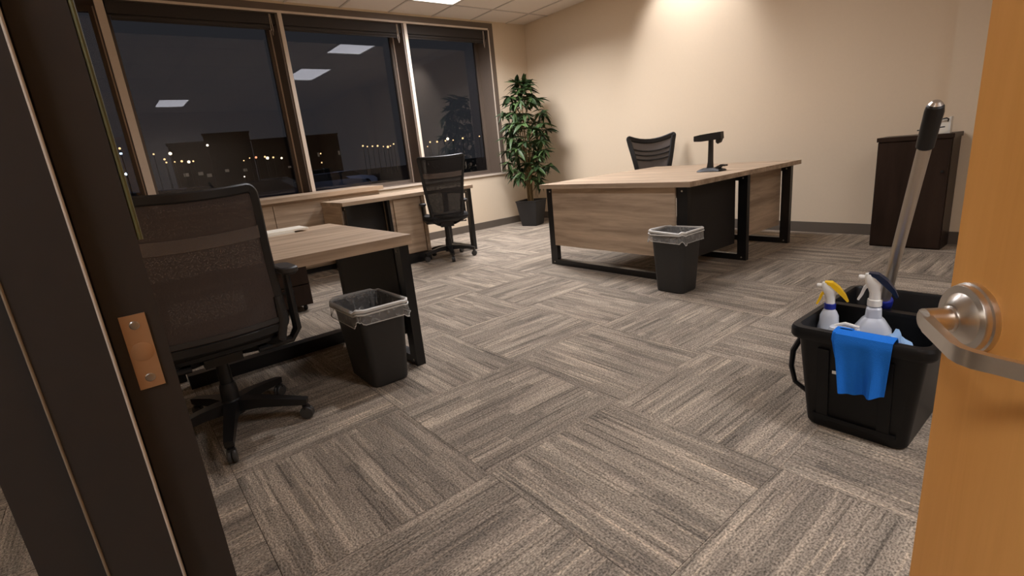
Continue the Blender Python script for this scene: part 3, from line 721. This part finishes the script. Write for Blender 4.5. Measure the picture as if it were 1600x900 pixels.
    if arms:
        for sd in (-1, 1):
            x = sd * armx; y0, y1 = arm_y; ym = (y0 + y1) / 2 + 0.01
            a = NB(); tube(a, [(sd * 0.12, ym, seat_z - 0.075), (sd * (armx - .03), ym, seat_z - 0.07), (x, ym, seat_z - 0.03), (x, ym, armz - 0.03)], [0.018, 0.02, 0.022, 0.018], 10, flat=(0.8, 1.2)); ap = O('arm_post', a, 'blackplastic')
            a = NB(); loft(a, [[(px + x, py + (y0 + y1) / 2, pz) for px, py, pz in rrect(0.07 * q, (y1 - y0) * q2, 0.03, armz + dz, n=4)] for q, q2, dz in ((.7, .9, -0.03), (1, 1, -0.02), (1, 1, -0.005), (.85, .95, 0.0))]); O('arm_pad', a, 'armpad', ap)
    return t
chair('office_chair', 'black mesh back task chair nearest the door frame, seen from behind', (-2.355, 0.225, 0), math.radians(91), math.radians(-14 - 91), 0.43, 0.475, 0.455, 1.02, 0.45, armz=0.695, arm_y=(-0.265, -0.095), armx=0.285, yb=-0.22, tilt=0.04, cr=0.10, fw=0.018)
chair('office_chair', 'tall tapering black mesh chair at the far pedestal desk', (-4.71, 2.825, 0), math.radians(66), math.radians(-25 - 66), 0.455, 0.325, 0.48, 1.08, 0.47, armz=0.62, armx=0.225, arm_y=(-0.06, 0.12), yb=-0.20, tilt=0.06, rad=0.27, seat_w=0.46, mesh='meshB', cr=0.05, fw=0.016)
chair('office_chair', 'black framed mesh chair behind the large desk, only its back showing', (-3.49, 4.93, 0), math.radians(-128), 0.3, 0.53, 0.28, 0.50, 1.08, 0.47, mesh='meshC', arms=False, band=False, ribs=3, fw=0.026, yb=-0.18, tilt=0.04, cr=0.06, sag=0.06)

# ------------------------------------------------------------------ waste bins
def waste_bin(label, cx, cy, wb, db, wt, dt, hh, rotz, seed, twist):
    rnd = random.Random(seed)
    t = thing('waste_bin', label, 'bin', (cx, cy, 0), rotz)
    O = lambda n, b, m, p=None, s=True: obj(n, b, M[m], p or t, s, world=False)
    def lp(f, z, g=0.0, r=0.035): return rrect(wb + (wt - wb) * f + g, db + (dt - db) * f + g, r, z, n=5)
    a = NB(); loft(a, [lp(-.02, 0.0, -0.012), lp(0, 0.008), lp(.5, hh * .5), lp(.93, hh * .93), lp(.95, hh * .93, 0.012), lp(1, hh, 0.014), lp(1, hh, -0.004), lp(.93, hh * .92, -0.008), lp(0, 0.012, -0.008)]); O('bin_body', a, 'binplastic')
    # liner: inside, over the rim and hanging outside
    def lq(f, z, g=0.0): return rrect(wb + (wt - wb) * f + g, db + (dt - db) * f + g, 0.04, z, n=14)
    n = len(lq(0, 0)); ph = [rnd.uniform(-1, 1) for _ in range(n)]
    sm = [sum(ph[(i + k) % n] * w_ for k, w_ in ((-3, .5), (-2, .8), (-1, 1), (0, 1), (1, 1), (2, .8), (3, .5))) / 2.6 for i in range(n)]
    def jig(loop, zk=0.0, amt=0.006, push=0.0):
        out = []
        for i, (x, y, z) in enumerate(loop):
            r = math.hypot(x, y); q = rnd.uniform(-1, 1) * amt + push * sm[(i * 3) % n]
            out.append((x + x / r * q, y + y / r * q, z + zk * sm[i] + rnd.uniform(-1, 1) * amt * 0.4))
        return out
    loops = [jig(lq(.30, hh * .30, -0.05), 0, 0.010), jig(lq(.5, hh * .5, -0.035), 0, 0.009), jig(lq(.7, hh * .7, -0.028), 0, 0.008), jig(lq(.9, hh * .90, -0.022), 0.004, 0.006), jig(lq(1, hh + 0.007, -0.004), 0.005, 0.0015),
             jig(lq(1, hh + 0.009, 0.018), 0.005, 0.0015), jig(lq(1, hh - 0.010, 0.030), 0.006, 0.002, 0.002), jig(lq(.98, hh - 0.035, 0.034), 0.010, 0.003, 0.004), jig(lq(.96, hh - 0.068, 0.038), 0.022, 0.003, 0.006)]
    a = NB(); loft(a, loops, False, False); O('liner', a, 'liner')
    # rolled, twisted edge of the liner
    def strand(g, z0, amp, phs):
        out = []
        for i, p in enumerate(lq(1, hh + z0, g)):
            p = Vector(p); dz = 0.006 * sm[i]
            if p.y < 0: dz -= amp * max(0, math.sin(PI * (p.x + wt / 2 + 0.01) / (wt + 0.02))) * (0.55 + 0.45 * math.sin(p.x * 18 + phs))
            out.append(p + Vector((0, 0, dz)))
        return out
    a = NB(); tube(a, strand(0.024, 0.006, 0.022, 0.0), [(0.0085 if lq(1, 0)[i][1] < 0 or lq(1, 0)[i][0] > wt * .3 else 0.0045) + 0.002 * abs(sm[i]) for i in range(n)], 6, closed=True); O('liner_roll', a, 'linerband')
    a = NB(); tube(a, strand(0.034, -0.010, 0.030, 2.2), 0.0042, 6, closed=True); O('liner_roll', a, 'linerband')
    hem = [Vector(p) for p in loops[-1]]
    a = NB(); tube(a, [h_ + Vector((0, 0, 0.004)) for h_ in hem], 0.0018, 5, closed=True); O('liner_hem', a, 'linerband')
waste_bin('charcoal waste bin with a clear liner beside the near desk leg', -2.365, 0.905, 0.30, 0.19, 0.345, 0.245, 0.40, math.radians(0), 3, True)
waste_bin('charcoal waste bin with a clear liner in front of the large desk', -1.985, 3.005, 0.215, 0.19, 0.262, 0.235, 0.425, 0.0, 8, True)

# ------------------------------------------------------------------ potted plant
PX, PY = -5.56, 4.80
t = thing('potted_plant', 'tall leafy green plant in a black square planter in the corner', 'plant', (PX, PY, 0))
def sq(s, z, r=0.02, ang=0.35):
    c, q = math.cos(ang), math.sin(ang)
    return [(PX + x * c - y * q, PY + x * q + y * c, z) for x, y, z in rrect(s, s, r, z, n=3)]
a = NB(); loft(a, [sq(0.235, 0.0), sq(0.245, 0.006), sq(0.335, 0.345), sq(0.345, 0.35), sq(0.345, 0.365), sq(0.32, 0.365), sq(0.31, 0.31), sq(0.30, 0.30)]); obj('planter', a, M['pot'], t, True)
a = NB(); loft(a, [sq(0.295, 0.301), sq(0.29, 0.318)]); obj('soil', a, M['soil'], t)
rnd = random.Random(21)
stems = []
for k in range(5):
    an = k * 1.26 + 0.4; r0 = 0.035 if k else 0
    top = 1.25 + 0.16 * k
    lean = (0.07 * math.cos(an), 0.07 * math.sin(an))
    pts = [(PX + r0 * math.cos(an) + lean[0] * q * q, PY + r0 * math.sin(an) + lean[1] * q * q, 0.305 + (top - 0.305) * q) for q in [i / 7 for i in range(8)]]
    stems.append(pts)
    a = NB(); tube(a, pts, [0.013 - 0.008 * i / 7 for i in range(8)], 8); obj('cane', a, M['cane'], t, True)
leafmeshes = []
for v in range(3):
    a = NB(); L = 1.0; wd_ = (0.25, 0.29, 0.22)[v]; dr = (0.10, 0.22, 0.34)[v]
    cols = []
    for i in range(6):
        q = i / 5; w_ = wd_ * math.sin(PI * min(1, 0.06 + q * 0.94) ** 0.75) ** 0.9 * 0.5 if i < 5 else 0.004
        z = -dr * q * q
        cols.append([a.verts.new((-w_, q * L, z + w_ * 0.35)), a.verts.new((0, q * L, z)), a.verts.new((w_, q * L, z + w_ * 0.35))])
    for c0, c1 in zip(cols, cols[1:]):
        a.faces.new((c0[0], c0[1], c1[1], c1[0])); a.faces.new((c0[1], c0[2], c1[2], c1[1]))
    me = bpy.data.meshes.new('leaf'); a.to_mesh(me); a.free(); me.materials.append(M['leaf'])
    for p in me.polygons: p.use_smooth = True
    leafmeshes.append(me)
leaves = []
tw = NB()
for k in range(92):
    z = 0.62 + 1.36 * (k + 0.5) / 92 + rnd.uniform(-0.05, 0.05)
    f = (z - 0.55) / 1.45
    rmax = 0.40 * (math.sin(PI * min(1, (0.16 + 0.72 * f))) ** 0.7) * (1.0 if f < 0.75 else 1.0 - (f - 0.75) * 2.0)
    an = k * 2.399 + rnd.uniform(-0.3, 0.3); rr = rmax * math.sqrt(rnd.uniform(0.12, 1.0)) * 0.82
    c = Vector((PX + 0.02 + rr * math.cos(an), PY + rr * math.sin(an), z))
    st = min(range(5), key=lambda s: min((Vector(p) - c).length for p in stems[s]) + rnd.uniform(0, .05))
    base = max((Vector(p) for p in stems[st] if p[2] < z - 0.02), key=lambda p: p.z, default=Vector(stems[st][1]))
    tube(tw, [base, (base + c) / 2 + Vector((0, 0, 0.03)), c], [0.004, 0.003, 0.002], 5)
    nl = 8
    for q in range(nl):
        az = an + (q - (nl - 1) / 2) * 0.72 + rnd.uniform(-0.25, 0.25)
        el = rnd.uniform(-0.95, 0.25) + (0.5 if z > 1.8 else 0)
        ln = rnd.uniform(0.13, 0.22)
        leaves.append((c.copy(), az, el, ln, rnd.uniform(-0.6, 0.6), rnd.randrange(3)))
obj('twigs', tw, M['cane'], t, True)
def leaf_mx(c, az, el, ln, ro):
    return Matrix.Translation(c) @ Matrix.Rotation(az - PI / 2, 4, 'Z') @ Matrix.Rotation(el, 4, 'X') @ Matrix.Rotation(ro, 4, 'Y') @ Matrix.Scale(ln, 4)
cpos = Vector((0, 0, CAM_H))
def inside(L):
    tip = leaf_mx(*L[:5]) @ Vector((0, 1, -0.2))
    return tip.x > XW + 0.03 and tip.y < YB - 0.03 and tip.z > 0.4
leaves = [L for L in leaves if inside(L)]
leaves.sort(key=lambda L: (leaf_mx(*L[:5]) @ Vector((0, .5, 0)) - cpos).length)
off = Matrix.Translation(-Vector((PX, PY, 0)))
for L in leaves[:300]:
    o = bpy.data.objects.new('leaf', leafmeshes[L[5]]); COL.objects.link(o); o.parent = t
    o.matrix_local = off @ leaf_mx(*L[:5])
rest = NB()
for L in leaves[300:]:
    mx = leaf_mx(*L[:5]); me = leafmeshes[L[5]]
    vs = [rest.verts.new(mx @ v.co) for v in me.vertices]
    for p in me.polygons: rest.faces.new([vs[i] for i in p.vertices])
fo = obj('foliage', rest, M['leaf'], t, True, fixn=False); fo['kind'] = 'stuff'

# ------------------------------------------------------------------ document camera on the large desk
t = thing('barcode_scanner', 'black scanner on an upright stand on the large desk', 'scanner', (-2.25, 3.92, TD))
a = NB(); loft(a, [[(x - 2.25, y + 3.92, z) for x, y, z in rrect(w_, d_, 0.02, z, n=3)] for w_, d_, z in ((0.20, 0.12, TD), (0.21, 0.13, TD + 0.004), (0.20, 0.12, TD + 0.014), (0.12, 0.09, TD + 0.03))]); obj('base', a, M['blackplastic'], t, True)
a = NB(); sweep_rect(a, [(-2.21, 3.92, TD + 0.022), (-2.16, 3.925, TD + 0.046), (-2.125, 3.925, TD + 0.044)], [0.06, 0.05, 0.045], [0.02, 0.018, 0.012]); bev(a, 0.003, 1); obj('cradle', a, M['blackplastic'], t, True)
a = NB(); sweep_rect(a, [(-2.262, 3.92, TD + 0.02), (-2.258, 3.92, TD + 0.08), (-2.255, 3.92, TD + 0.25)], [0.035, 0.03, 0.028], [0.045, 0.032, 0.028], (1, 0, 0)); bev(a, 0.004, 1); obj('post', a, M['blackplastic'], t, True)
hd = NB(); sweep_rect(hd, [(-2.385, 3.90, TD + 0.268), (-2.33, 3.905, TD + 0.270), (-2.25, 3.92, TD + 0.275), (-2.165, 3.93, TD + 0.281)], [0.05, 0.06, 0.065, 0.06], [0.042, 0.054, 0.056, 0.054]); bev(hd, 0.004, 2)
hd = obj('head', hd, M['blackplastic'], t, True)
obj('lens_window', bxo(-2.392, -2.384, 3.888, 3.912, TD + 0.254, TD + 0.272, 0.002, 1), M['wheelgrey'], hd)
a = NB(); sweep_rect(a, [(-2.185, 3.925, TD + 0.262), (-2.192, 3.925, TD + 0.235), (-2.205, 3.925, TD + 0.222)], [0.03, 0.028, 0.02], [0.05, 0.04, 0.02], (1, 0, 0)); bev(a, 0.004, 1); obj('trigger', a, M['blackplastic'], hd, True)

# ------------------------------------------------------------------ cleaning tote
t = thing('cleaning_tote', 'black two compartment plastic cleaning tote by the open door', 'tote', (-0.51, 2.05, 0))
def tl(w, d, z, r=0.032, cy=2.05, cx=-0.507): return rrect(w, d, r, z, cx, cy, n=5)
a = NB()
loft(a, [tl(0.285, 0.50, 0.0), tl(0.30, 0.515, 0.012), tl(0.36, 0.575, 0.33), tl(0.365, 0.58, 0.335), tl(0.40, 0.61, 0.337, .042), tl(0.408, 0.618, 0.345, .042), tl(0.408, 0.618, 0.368, .042), tl(0.40, 0.61, 0.378, .042), tl(0.362, 0.572, 0.38), tl(0.352, 0.562, 0.37), tl(0.29, 0.505, 0.02), tl(0.28, 0.495, 0.016)])
obj('tub', a, M['toteplastic'], t, True)
a = NB(); loft(a, [[(-0.507 - hw, 2.079, z), (-0.507 + hw, 2.079, z), (-0.507 + hw, 2.091, z), (-0.507 - hw, 2.091, z)] for hw, z in ((0.141, 0.019), (0.172, 0.361))]); obj('divider', a, M['toteplastic'], t)
obj('divider_ledge', bxo(-0.683, -0.331, 2.069, 2.101, 0.362, 0.374, 0.004, 1), M['toteplastic'], t)
for x in (-0.60, -0.42):
    a = NB(); sweep_rect(a, [(x, 1.793, 0.03), (x, 1.764, 0.31)], 0.035, 0.012, (0, 1, 0)); bev(a, 0.004, 1); obj('rib', a, M['toteplastic'], t)
a = NB(); sweep_rect(a, [(-0.63, 1.789, 0.045), (-0.385, 1.789, 0.045)], 0.012, 0.016); bev(a, 0.003, 1); obj('foot_ridge', a, M['toteplastic'], t)
a = NB(); tube(a, [(-0.685, 1.90, 0.295), (-0.722, 1.89, 0.28), (-0.742, 1.88, 0.23), (-0.742, 1.87, 0.17), (-0.722, 1.86, 0.115), (-0.672, 1.86, 0.085)], [0.012, 0.013, 0.013, 0.012, 0.011, 0.011], 8, flat=(0.8, 1.3)); obj('grip_handle', a, M['toteplastic'], t, True)
obj('sticker', bxo(-0.572, -0.545, 1.7685, 1.7700, 0.225, 0.236), M['paper'], t)['label'] = 'small pale sticker on the front'

def bottle(label, cx, cy, zb, body, neck_z, head, collar, rot, trig, capmat, sc=1.0):
    t = thing('spray_bottle', label, 'spray bottle', (cx, cy, zb), rot); t.scale = (sc, sc, sc)
    O = lambda n, b, m, p=None, s=True: obj(n, b, M[m], p or t, s, world=False)
    a = NB(); loft(a, [rrect(w_, d_, r_, z, n=4) for w_, d_, r_, z in body]); O('bottle_body', a, 'bottleclear')
    a = NB(); lathe(a, [(0.0165, neck_z), (0.0185, neck_z + 0.002), (0.0185, neck_z + 0.02), (0.017, neck_z + 0.022)], 20); O('collar', a, collar)
    z = neck_z + 0.02
    a = NB()
    loft(a, [[(x + ox, y, zz) for x, y, zz in rrect(w_, d_, 0.012, zz_, n=3)] for (w_, d_, zz_, ox) in ((0.030, 0.030, z, 0), (0.030, 0.030, z + 0.02, 0), (0.036, 0.030, z + 0.035, -0.002), (0.046, 0.032, z + 0.05, -0.004), (0.040, 0.030, z + 0.068, -0.010), (0.024, 0.024, z + 0.078, -0.016)) for zz in (0,)])
    hd_ = O('spray_head', a, 'white')
    a = NB(); lathe(a, [(0.007, 0), (0.008, 0.014), (0.006, 0.018)], 12, (-0.026, 0, z + 0.066), Matrix(((0, 0, -1), (0, 1, 0), (1, 0, 0)))); O('nozzle', a, 'white', hd_)
    # coloured shroud sweeping back, trigger sweeping forward
    a = NB(); sweep_rect(a, [(-0.020, 0, z + 0.079), (0.0, 0, z + 0.074), (0.020, 0, z + 0.056), (0.040, 0, z + 0.032), (0.052, 0, z + 0.012)], [0.022, 0.034, 0.036, 0.030, 0.022], [0.006, 0.014, 0.016, 0.012, 0.006], (0, 0, 1)); bev(a, 0.002, 1); O('shroud', a, trig, hd_)
    a = NB(); sweep_rect(a, [(-0.016, 0, z + 0.048), (-0.027, 0, z + 0.034), (-0.033, 0, z + 0.014), (-0.041, 0, z - 0.004)], [0.016, 0.015, 0.014, 0.012], [0.010, 0.008, 0.007, 0.005], (1, 0, 0)); bev(a, 0.0015, 1); O('trigger', a, capmat, hd_)
    return t
bottle('white spray bottle with a yellow trigger and blue collar in the tote', -0.645, 1.925, 0.160,
       [(0.085, 0.06, 0.02, 0.0), (0.09, 0.064, 0.02, 0.01), (0.086, 0.062, 0.02, 0.12), (0.072, 0.056, 0.022, 0.165), (0.060, 0.05, 0.022, 0.195), (0.058, 0.048, 0.022, 0.215), (0.044, 0.040, 0.018, 0.232), (0.033, 0.033, 0.016, 0.24)], 0.240, 'white', 'blue', math.radians(20), 'yellow', 'yellow')
bottle('white spray bottle with a navy trigger standing behind the blue cloth', -0.522, 1.962, 0.165,
       [(0.10, 0.07, 0.02, 0.0), (0.104, 0.072, 0.02, 0.01), (0.10, 0.07, 0.022, 0.12), (0.094, 0.066, 0.02, 0.15), (0.058, 0.05, 0.016, 0.180), (0.042, 0.040, 0.012, 0.188), (0.038, 0.038, 0.012, 0.215), (0.032, 0.032, 0.012, 0.22)], 0.222, 'white', 'white', math.radians(15), 'navy', 'white', 1.16)
# jug of fluid, lying behind the cloth
t = thing('jug', 'squat translucent jug beside the navy trigger bottle', 'jug', (-0.582, 1.862, 0.20))
a = NB(); loft(a, [[(x - 0.575, y + 1.862, z) for x, y, z in rrect(w_, d_, 0.025, z, n=4)] for w_, d_, z in ((0.09, 0.07, 0.20), (0.10, 0.075, 0.21), (0.10, 0.075, 0.335), (0.085, 0.06, 0.362), (0.045, 0.04, 0.372))]); obj('jug_body', a, M['bottleclear'], t, True)
a = NB(); tube(a, [(-0.60, 1.85, 0.368), (-0.57, 1.85, 0.381), (-0.53, 1.855, 0.374)], [0.005, 0.006, 0.005], 8); obj('jug_grip', a, M['white'], t, True)
# blue cloth over the front rim
t = thing('microfibre_cloth', 'bright blue cloth draped over the front rim of the tote', 'cloth', (-0.47, 1.74, 0.38))
def drape(x0, x1, ybase, zlen_in, zlen_out, ph, edge):
    prof = [(ybase + 0.055, 0.38 - zlen_in), (ybase + 0.047, 0.372), (ybase + 0.036, 0.389), (ybase + 0.015, 0.389), (ybase - 0.012, 0.384), (ybase - 0.019, 0.36)]
    for k in range(1, 9): prof.append((ybase - 0.019 + 0.010 * k / 8, 0.36 - (zlen_out - 0.02) * k / 8))
    a = NB()
    def f(i, j):
        q = j * (len(prof) - 1); k = min(int(q), len(prof) - 2); r = q - k
        y = prof[k][0] * (1 - r) + prof[k + 1][0] * r; z = prof[k][1] * (1 - r) + prof[k + 1][1] * r
        d = max(0, 0.36 - z) / zlen_out
        x = x0 + (x1 - x0) * i
        x += d * (0.030 * (0.5 - i) * 1.4 + 0.012)
        y -= max(0, d) * (0.014 + 0.016 * math.sin(i * 9 + ph) + 0.009 * math.sin(i * 17 + 2 * ph))
        if d > 0: z -= edge * d * math.sin(i * 2.4 + ph)
        return (x, y, z)
    grid(a, f, 26, 26); solid(a, 0.0035)
    return a
obj('cloth_sheet', drape(-0.560, -0.405, 1.745, 0.05, 0.178, 1.0, 0.016), M['cloth'], t, True)
obj('folded_flap', drape(-0.572, -0.525, 1.757, 0.04, 0.085, 2.0, 0.02), M['cloth'], t, True)
t = thing('rag', 'pale blue rag bunched inside the tote behind the cloth', 'rag', (-0.44, 1.86, 0.2))
a = NB(); bmesh.ops.create_icosphere(a, subdivisions=3, radius=1.0)
rr = random.Random(4)
for v in a.verts:
    q = 1 + 0.14 * math.sin(v.co.x * 7 + v.co.y * 5) + 0.10 * math.sin(v.co.z * 9 + v.co.x * 4)
    v.co = Vector((-0.432 + v.co.x * 0.045 * q, 1.868 + v.co.y * 0.05 * q, 0.285 + v.co.z * 0.085 * q))
obj('bunched_cloth', a, M['rag'], t, True)

# mop
t = thing('mop', 'mop with a grey metal pole and black grip leaning in the tote', 'mop', (-0.585, 2.37, 0.02))
P0, P1 = Vector((-0.606, 2.262, 0.075)), Vector((-0.384, 1.80, 1.062))
dv = (P1 - P0)
def along(f): return P0 + dv * f
# the rear compartment carries it: pole, blue socket, head
a = NB(); tube(a, [along(0.02), along(0.885)], 0.0175, 16); obj('pole', a, M['pole'], t, True)
a = NB(); tube(a, [along(0.885), along(0.888), along(0.985), along(0.998), along(1.006)], [0.018, 0.0215, 0.0225, 0.020, 0.012], 16); obj('grip', a, M['blackplastic'], t, True)
a = NB(); tube(a, [along(1.003), along(1.010)], [0.017, 0.010], 14); obj('grip_cap', a, M['steel'], t, True)
a = NB(); tube(a, [along(0.305), along(0.31), along(0.335), along(0.34)], [0.024, 0.027, 0.027, 0.024], 16); obj('blue_socket', a, M['blue'], t, True)
a = NB(); tube(a, [along(0.25), along(0.305)], [0.02, 0.022], 14); obj('socket_sleeve', a, M['blue'], t, True)
obj('mop_head', bxo(-0.655, -0.555, 2.225, 2.30, 0.02, 0.095, 0.02, 3), M['wheelgrey'], t, True)

# ------------------------------------------------------------------ outside, at night
tag(obj('ground', bxo(-400, XW - 0.45, -250, 350, -0.62, -0.5), M['asphalt']), 'dark asphalt lot outside the windows', 'ground', kind='structure')
def ray(px, py): return W + R * ((px - 800) / F_PX) - U * ((py - 450) / F_PX)
def far(px, py, D):
    d = ray(px, py); k = D / math.hypot(d.x, d.y); return Vector((d.x * k, d.y * k, CAM_H + d.z * k))
lamp_cache = {}
def street_lamp(px, py, D, r, mat, lbl, grp):
    D = D + 22 * ((px * 7.31 + py * 3.7) % 1.0) - 6; p = far(px, py, D)
    t = thing('street_lamp', lbl, 'street lamp', (p.x, p.y, -0.5), group=grp)
    a = NB(); tube(a, [(p.x, p.y, -0.5), (p.x, p.y, p.z + 0.1)], 0.045, 5); obj('post', a, M['polemetal'], t)
    a = NB(); bmesh.ops.create_icosphere(a, subdivisions=1, radius=r, matrix=Matrix.Translation(p)); obj('lamp_head', a, M[mat], t, True)
ORD = ['leftmost', 'second from left', 'third from left', 'fourth from left', 'fifth from left', 'sixth from left', 'seventh from left', 'eighth from left', 'ninth from left', 'tenth from left', 'eleventh from left', 'twelfth from left', 'thirteenth from left', 'fourteenth from left', 'fifteenth from left', 'sixteenth from left', 'seventeenth from left', 'rightmost']
def lamp_row(items, where, group):
    items = sorted(items); n = len(items)
    for k, (px, py, r, m) in enumerate(items):
        o = 'rightmost' if k == n - 1 else ORD[k]
        street_lamp(px, py, 95, r * 0.85, m, '%s of the distant street lamps seen in %s' % (o, where), group)
lamp_row([(266, 240, .30, 'lampwhite'), (257, 249, .22, 'lampwarm'), (260, 254, .17, 'lampwarm'), (273, 253, .17, 'lampwarm'), (284, 252, .22, 'lampwarm'), (295, 253, .28, 'lampwhite'), (302, 252, .16, 'lampwarm'), (240, 241, .16, 'lampwarm'), (324, 227, .22, 'lampwhite'),
          (381, 251, .15, 'lampwarm'), (390, 247, .14, 'lampwarm'), (400, 246, .22, 'lampred'), (414, 245, .22, 'lampwarm'), (418, 247, .30, 'lampwhite'), (427, 246, .2, 'lampwarm'), (440, 247, .2, 'lampwhite'), (237, 270, .15, 'lampwhite'), (382, 276, .15, 'lampwhite')], 'the large left pane', 'street lamps beyond the large left pane')
lamp_row([(px, py, r, 'lampwarm') for px, py, r in ((567, 228, .20), (574, 229, .15), (582, 228.5, .2), (590, 228, .22), (599, 229, .16), (606, 229.5, .24), (610, 228, .14), (615, 225, .17), (501, 240, .16), (503, 254, .2))], 'the middle pane', 'street lamps beyond the middle pane')
lamp_row([(px, py, r, 'lampwhite' if r > .25 else 'lampwarm') for px, py, r in ((672, 222, .22), (683, 221.5, .22), (699.5, 217, .30), (696, 220, .2), (708, 219, .17), (723, 216, .22), (749, 213, .15), (668, 229, .14))], 'the pane by the plant', 'street lamps beyond the pane by the plant')
lamp_row([(187, 232, .20, 'lampwarm'), (189, 240, .22, 'lampcool'), (197, 272, .25, 'lampcool')], 'the narrow left pane', 'street lamps beyond the narrow pane')

def building(label, pxl, pxr, pytop, D, wins):
    a_, b_ = far(pxl, 260, D), far(pxr, 260, D); top = far((pxl + pxr) / 2, pytop, D).z
    dx = (b_ - a_); dx.z = 0; L = dx.length; an = math.atan2(dx.y, dx.x)
    t = thing('office_building', label, 'building', (a_.x, a_.y, -0.5), an)
    obj('wall', bxo(0, L, 0, 12, 0, top + 0.5), M['bldg'], t, world=False)
    obj('parapet', bxo(-0.2, L + 0.2, -0.2, 12.2, top + 0.45, top + 0.75), M['bldg'], t, world=False)
    for (f, zf, w_, h_) in wins:
        obj('window', bxo(L * f, L * f + w_, -0.06, 0.02, (top + .5) * zf, (top + .5) * zf + h_), M['bldgwin'], t, world=False)
building('low dark office block behind the parked cars in the large left pane', 270, 336, 224, 110, [(.2, .35, .8, .6), (.55, .35, .8, .6), (.75, .3, .8, .6)])
building('taller dark block with a flat roof in the large left pane', 328, 400, 208, 135, [(.3, .3, .8, .6), (.7, .28, .8, .6)])
building('long low dark block behind the mullion between the large panes', 401, 536, 214, 160, [(.72, .5, .5, 1.1), (.97, .5, .5, 1.1), (.35, .3, .8, .5)])
def car(label, px, D, ang, paint, L=4.5):
    p = far(px, 290, D)
    t = thing('parked_car', label, 'car', (p.x, p.y, -0.5), ang, 'cars in the lot outside')
    O = lambda n, b, m, q=None, s=True: obj(n, b, M[m], q or t, s, world=False)
    prof = [(-L / 2, .35), (-L / 2, .75), (-L / 2 + .25, .92), (-L * .20, .98), (L * .22, .98), (L / 2 - .25, .82), (L / 2, .62), (L / 2, .32)]
    a = NB(); loft(a, [[(x, -.88, z) for x, z in prof], [(x, .88, z) for x, z in prof]]); bev(a, .06, 2); bd = O('car_body', a, paint)
    prof = [(-L * .40, .95), (-L * .26, 1.38), (L * .08, 1.42), (L * .24, .97)]
    a = NB(); loft(a, [[(x, -.80 + (.14 if z > 1.2 else 0), z) for x, z in prof], [(x, .80 - (.14 if z > 1.2 else 0), z) for x, z in prof]]); O('cabin_glass', a, 'carglass')
    a = NB(); box(a, -L * .27, L * .09, -.64, .64, 1.385, 1.44); bev(a, .02, 1); O('roof', a, paint)
    for x in (-L * .30, L * .31):
        for y in (-.80, .80):
            a = NB(); lathe(a, [(.20, -.1), (.32, -.09), (.32, .09), (.20, .1)], 16, (x, y, .32), RY); O('wheel', a, 'cartyre')
    for y in (-.65, .65):
        O('head_lamp', bxo(L / 2 - .05, L / 2 + .02, y - .15, y + .15, .62, .72), 'carglass', bd, False)
car('pale car parked outside just past the near chair', 262, 30, 0.5, 'carsilver')
car('dark car parked outside behind the pale car', 305, 33, 0.4, 'cardark')
car('dark blue car parked outside left of the wide mullion', 428, 24, 1.1, 'cardark')
car('silver car parked outside behind the dark blue car', 440, 44, 1.0, 'carsilver')
car('dark blue car parked outside in the middle pane', 520, 34, 1.2, 'cardark')
car('silver car parked outside at the edge of the lot in the middle pane', 548, 46, 1.2, 'carsilver')
# unseen cool wall light, added outside to brighten the parked cars
t = thing('added_wall_light', 'added cool exterior wall light that brightens the parked cars', 'wall light', (-6.50, 2.6, 3.3))
obj('housing', bxo(-6.62, -6.44, 2.4, 2.8, 3.25, 3.4, 0.02, 2), M['polemetal'], t)
obj('lens', bxo(-6.625, -6.62, 2.43, 2.77, 3.27, 3.38), M['lampcool'], t)
ld = bpy.data.lights.new('car_fill_lamp', 'SPOT'); ld.energy = 1300; ld.color = (0.66, 0.76, 1.0); ld.spot_size = 2.3; ld.shadow_soft_size = 0.2
lo = bpy.data.objects.new('car_fill_lamp', ld); COL.objects.link(lo); lo.parent = t; lo.location = (-0.2, 0, 0.02); lo.rotation_euler = (0, math.radians(80), 0)
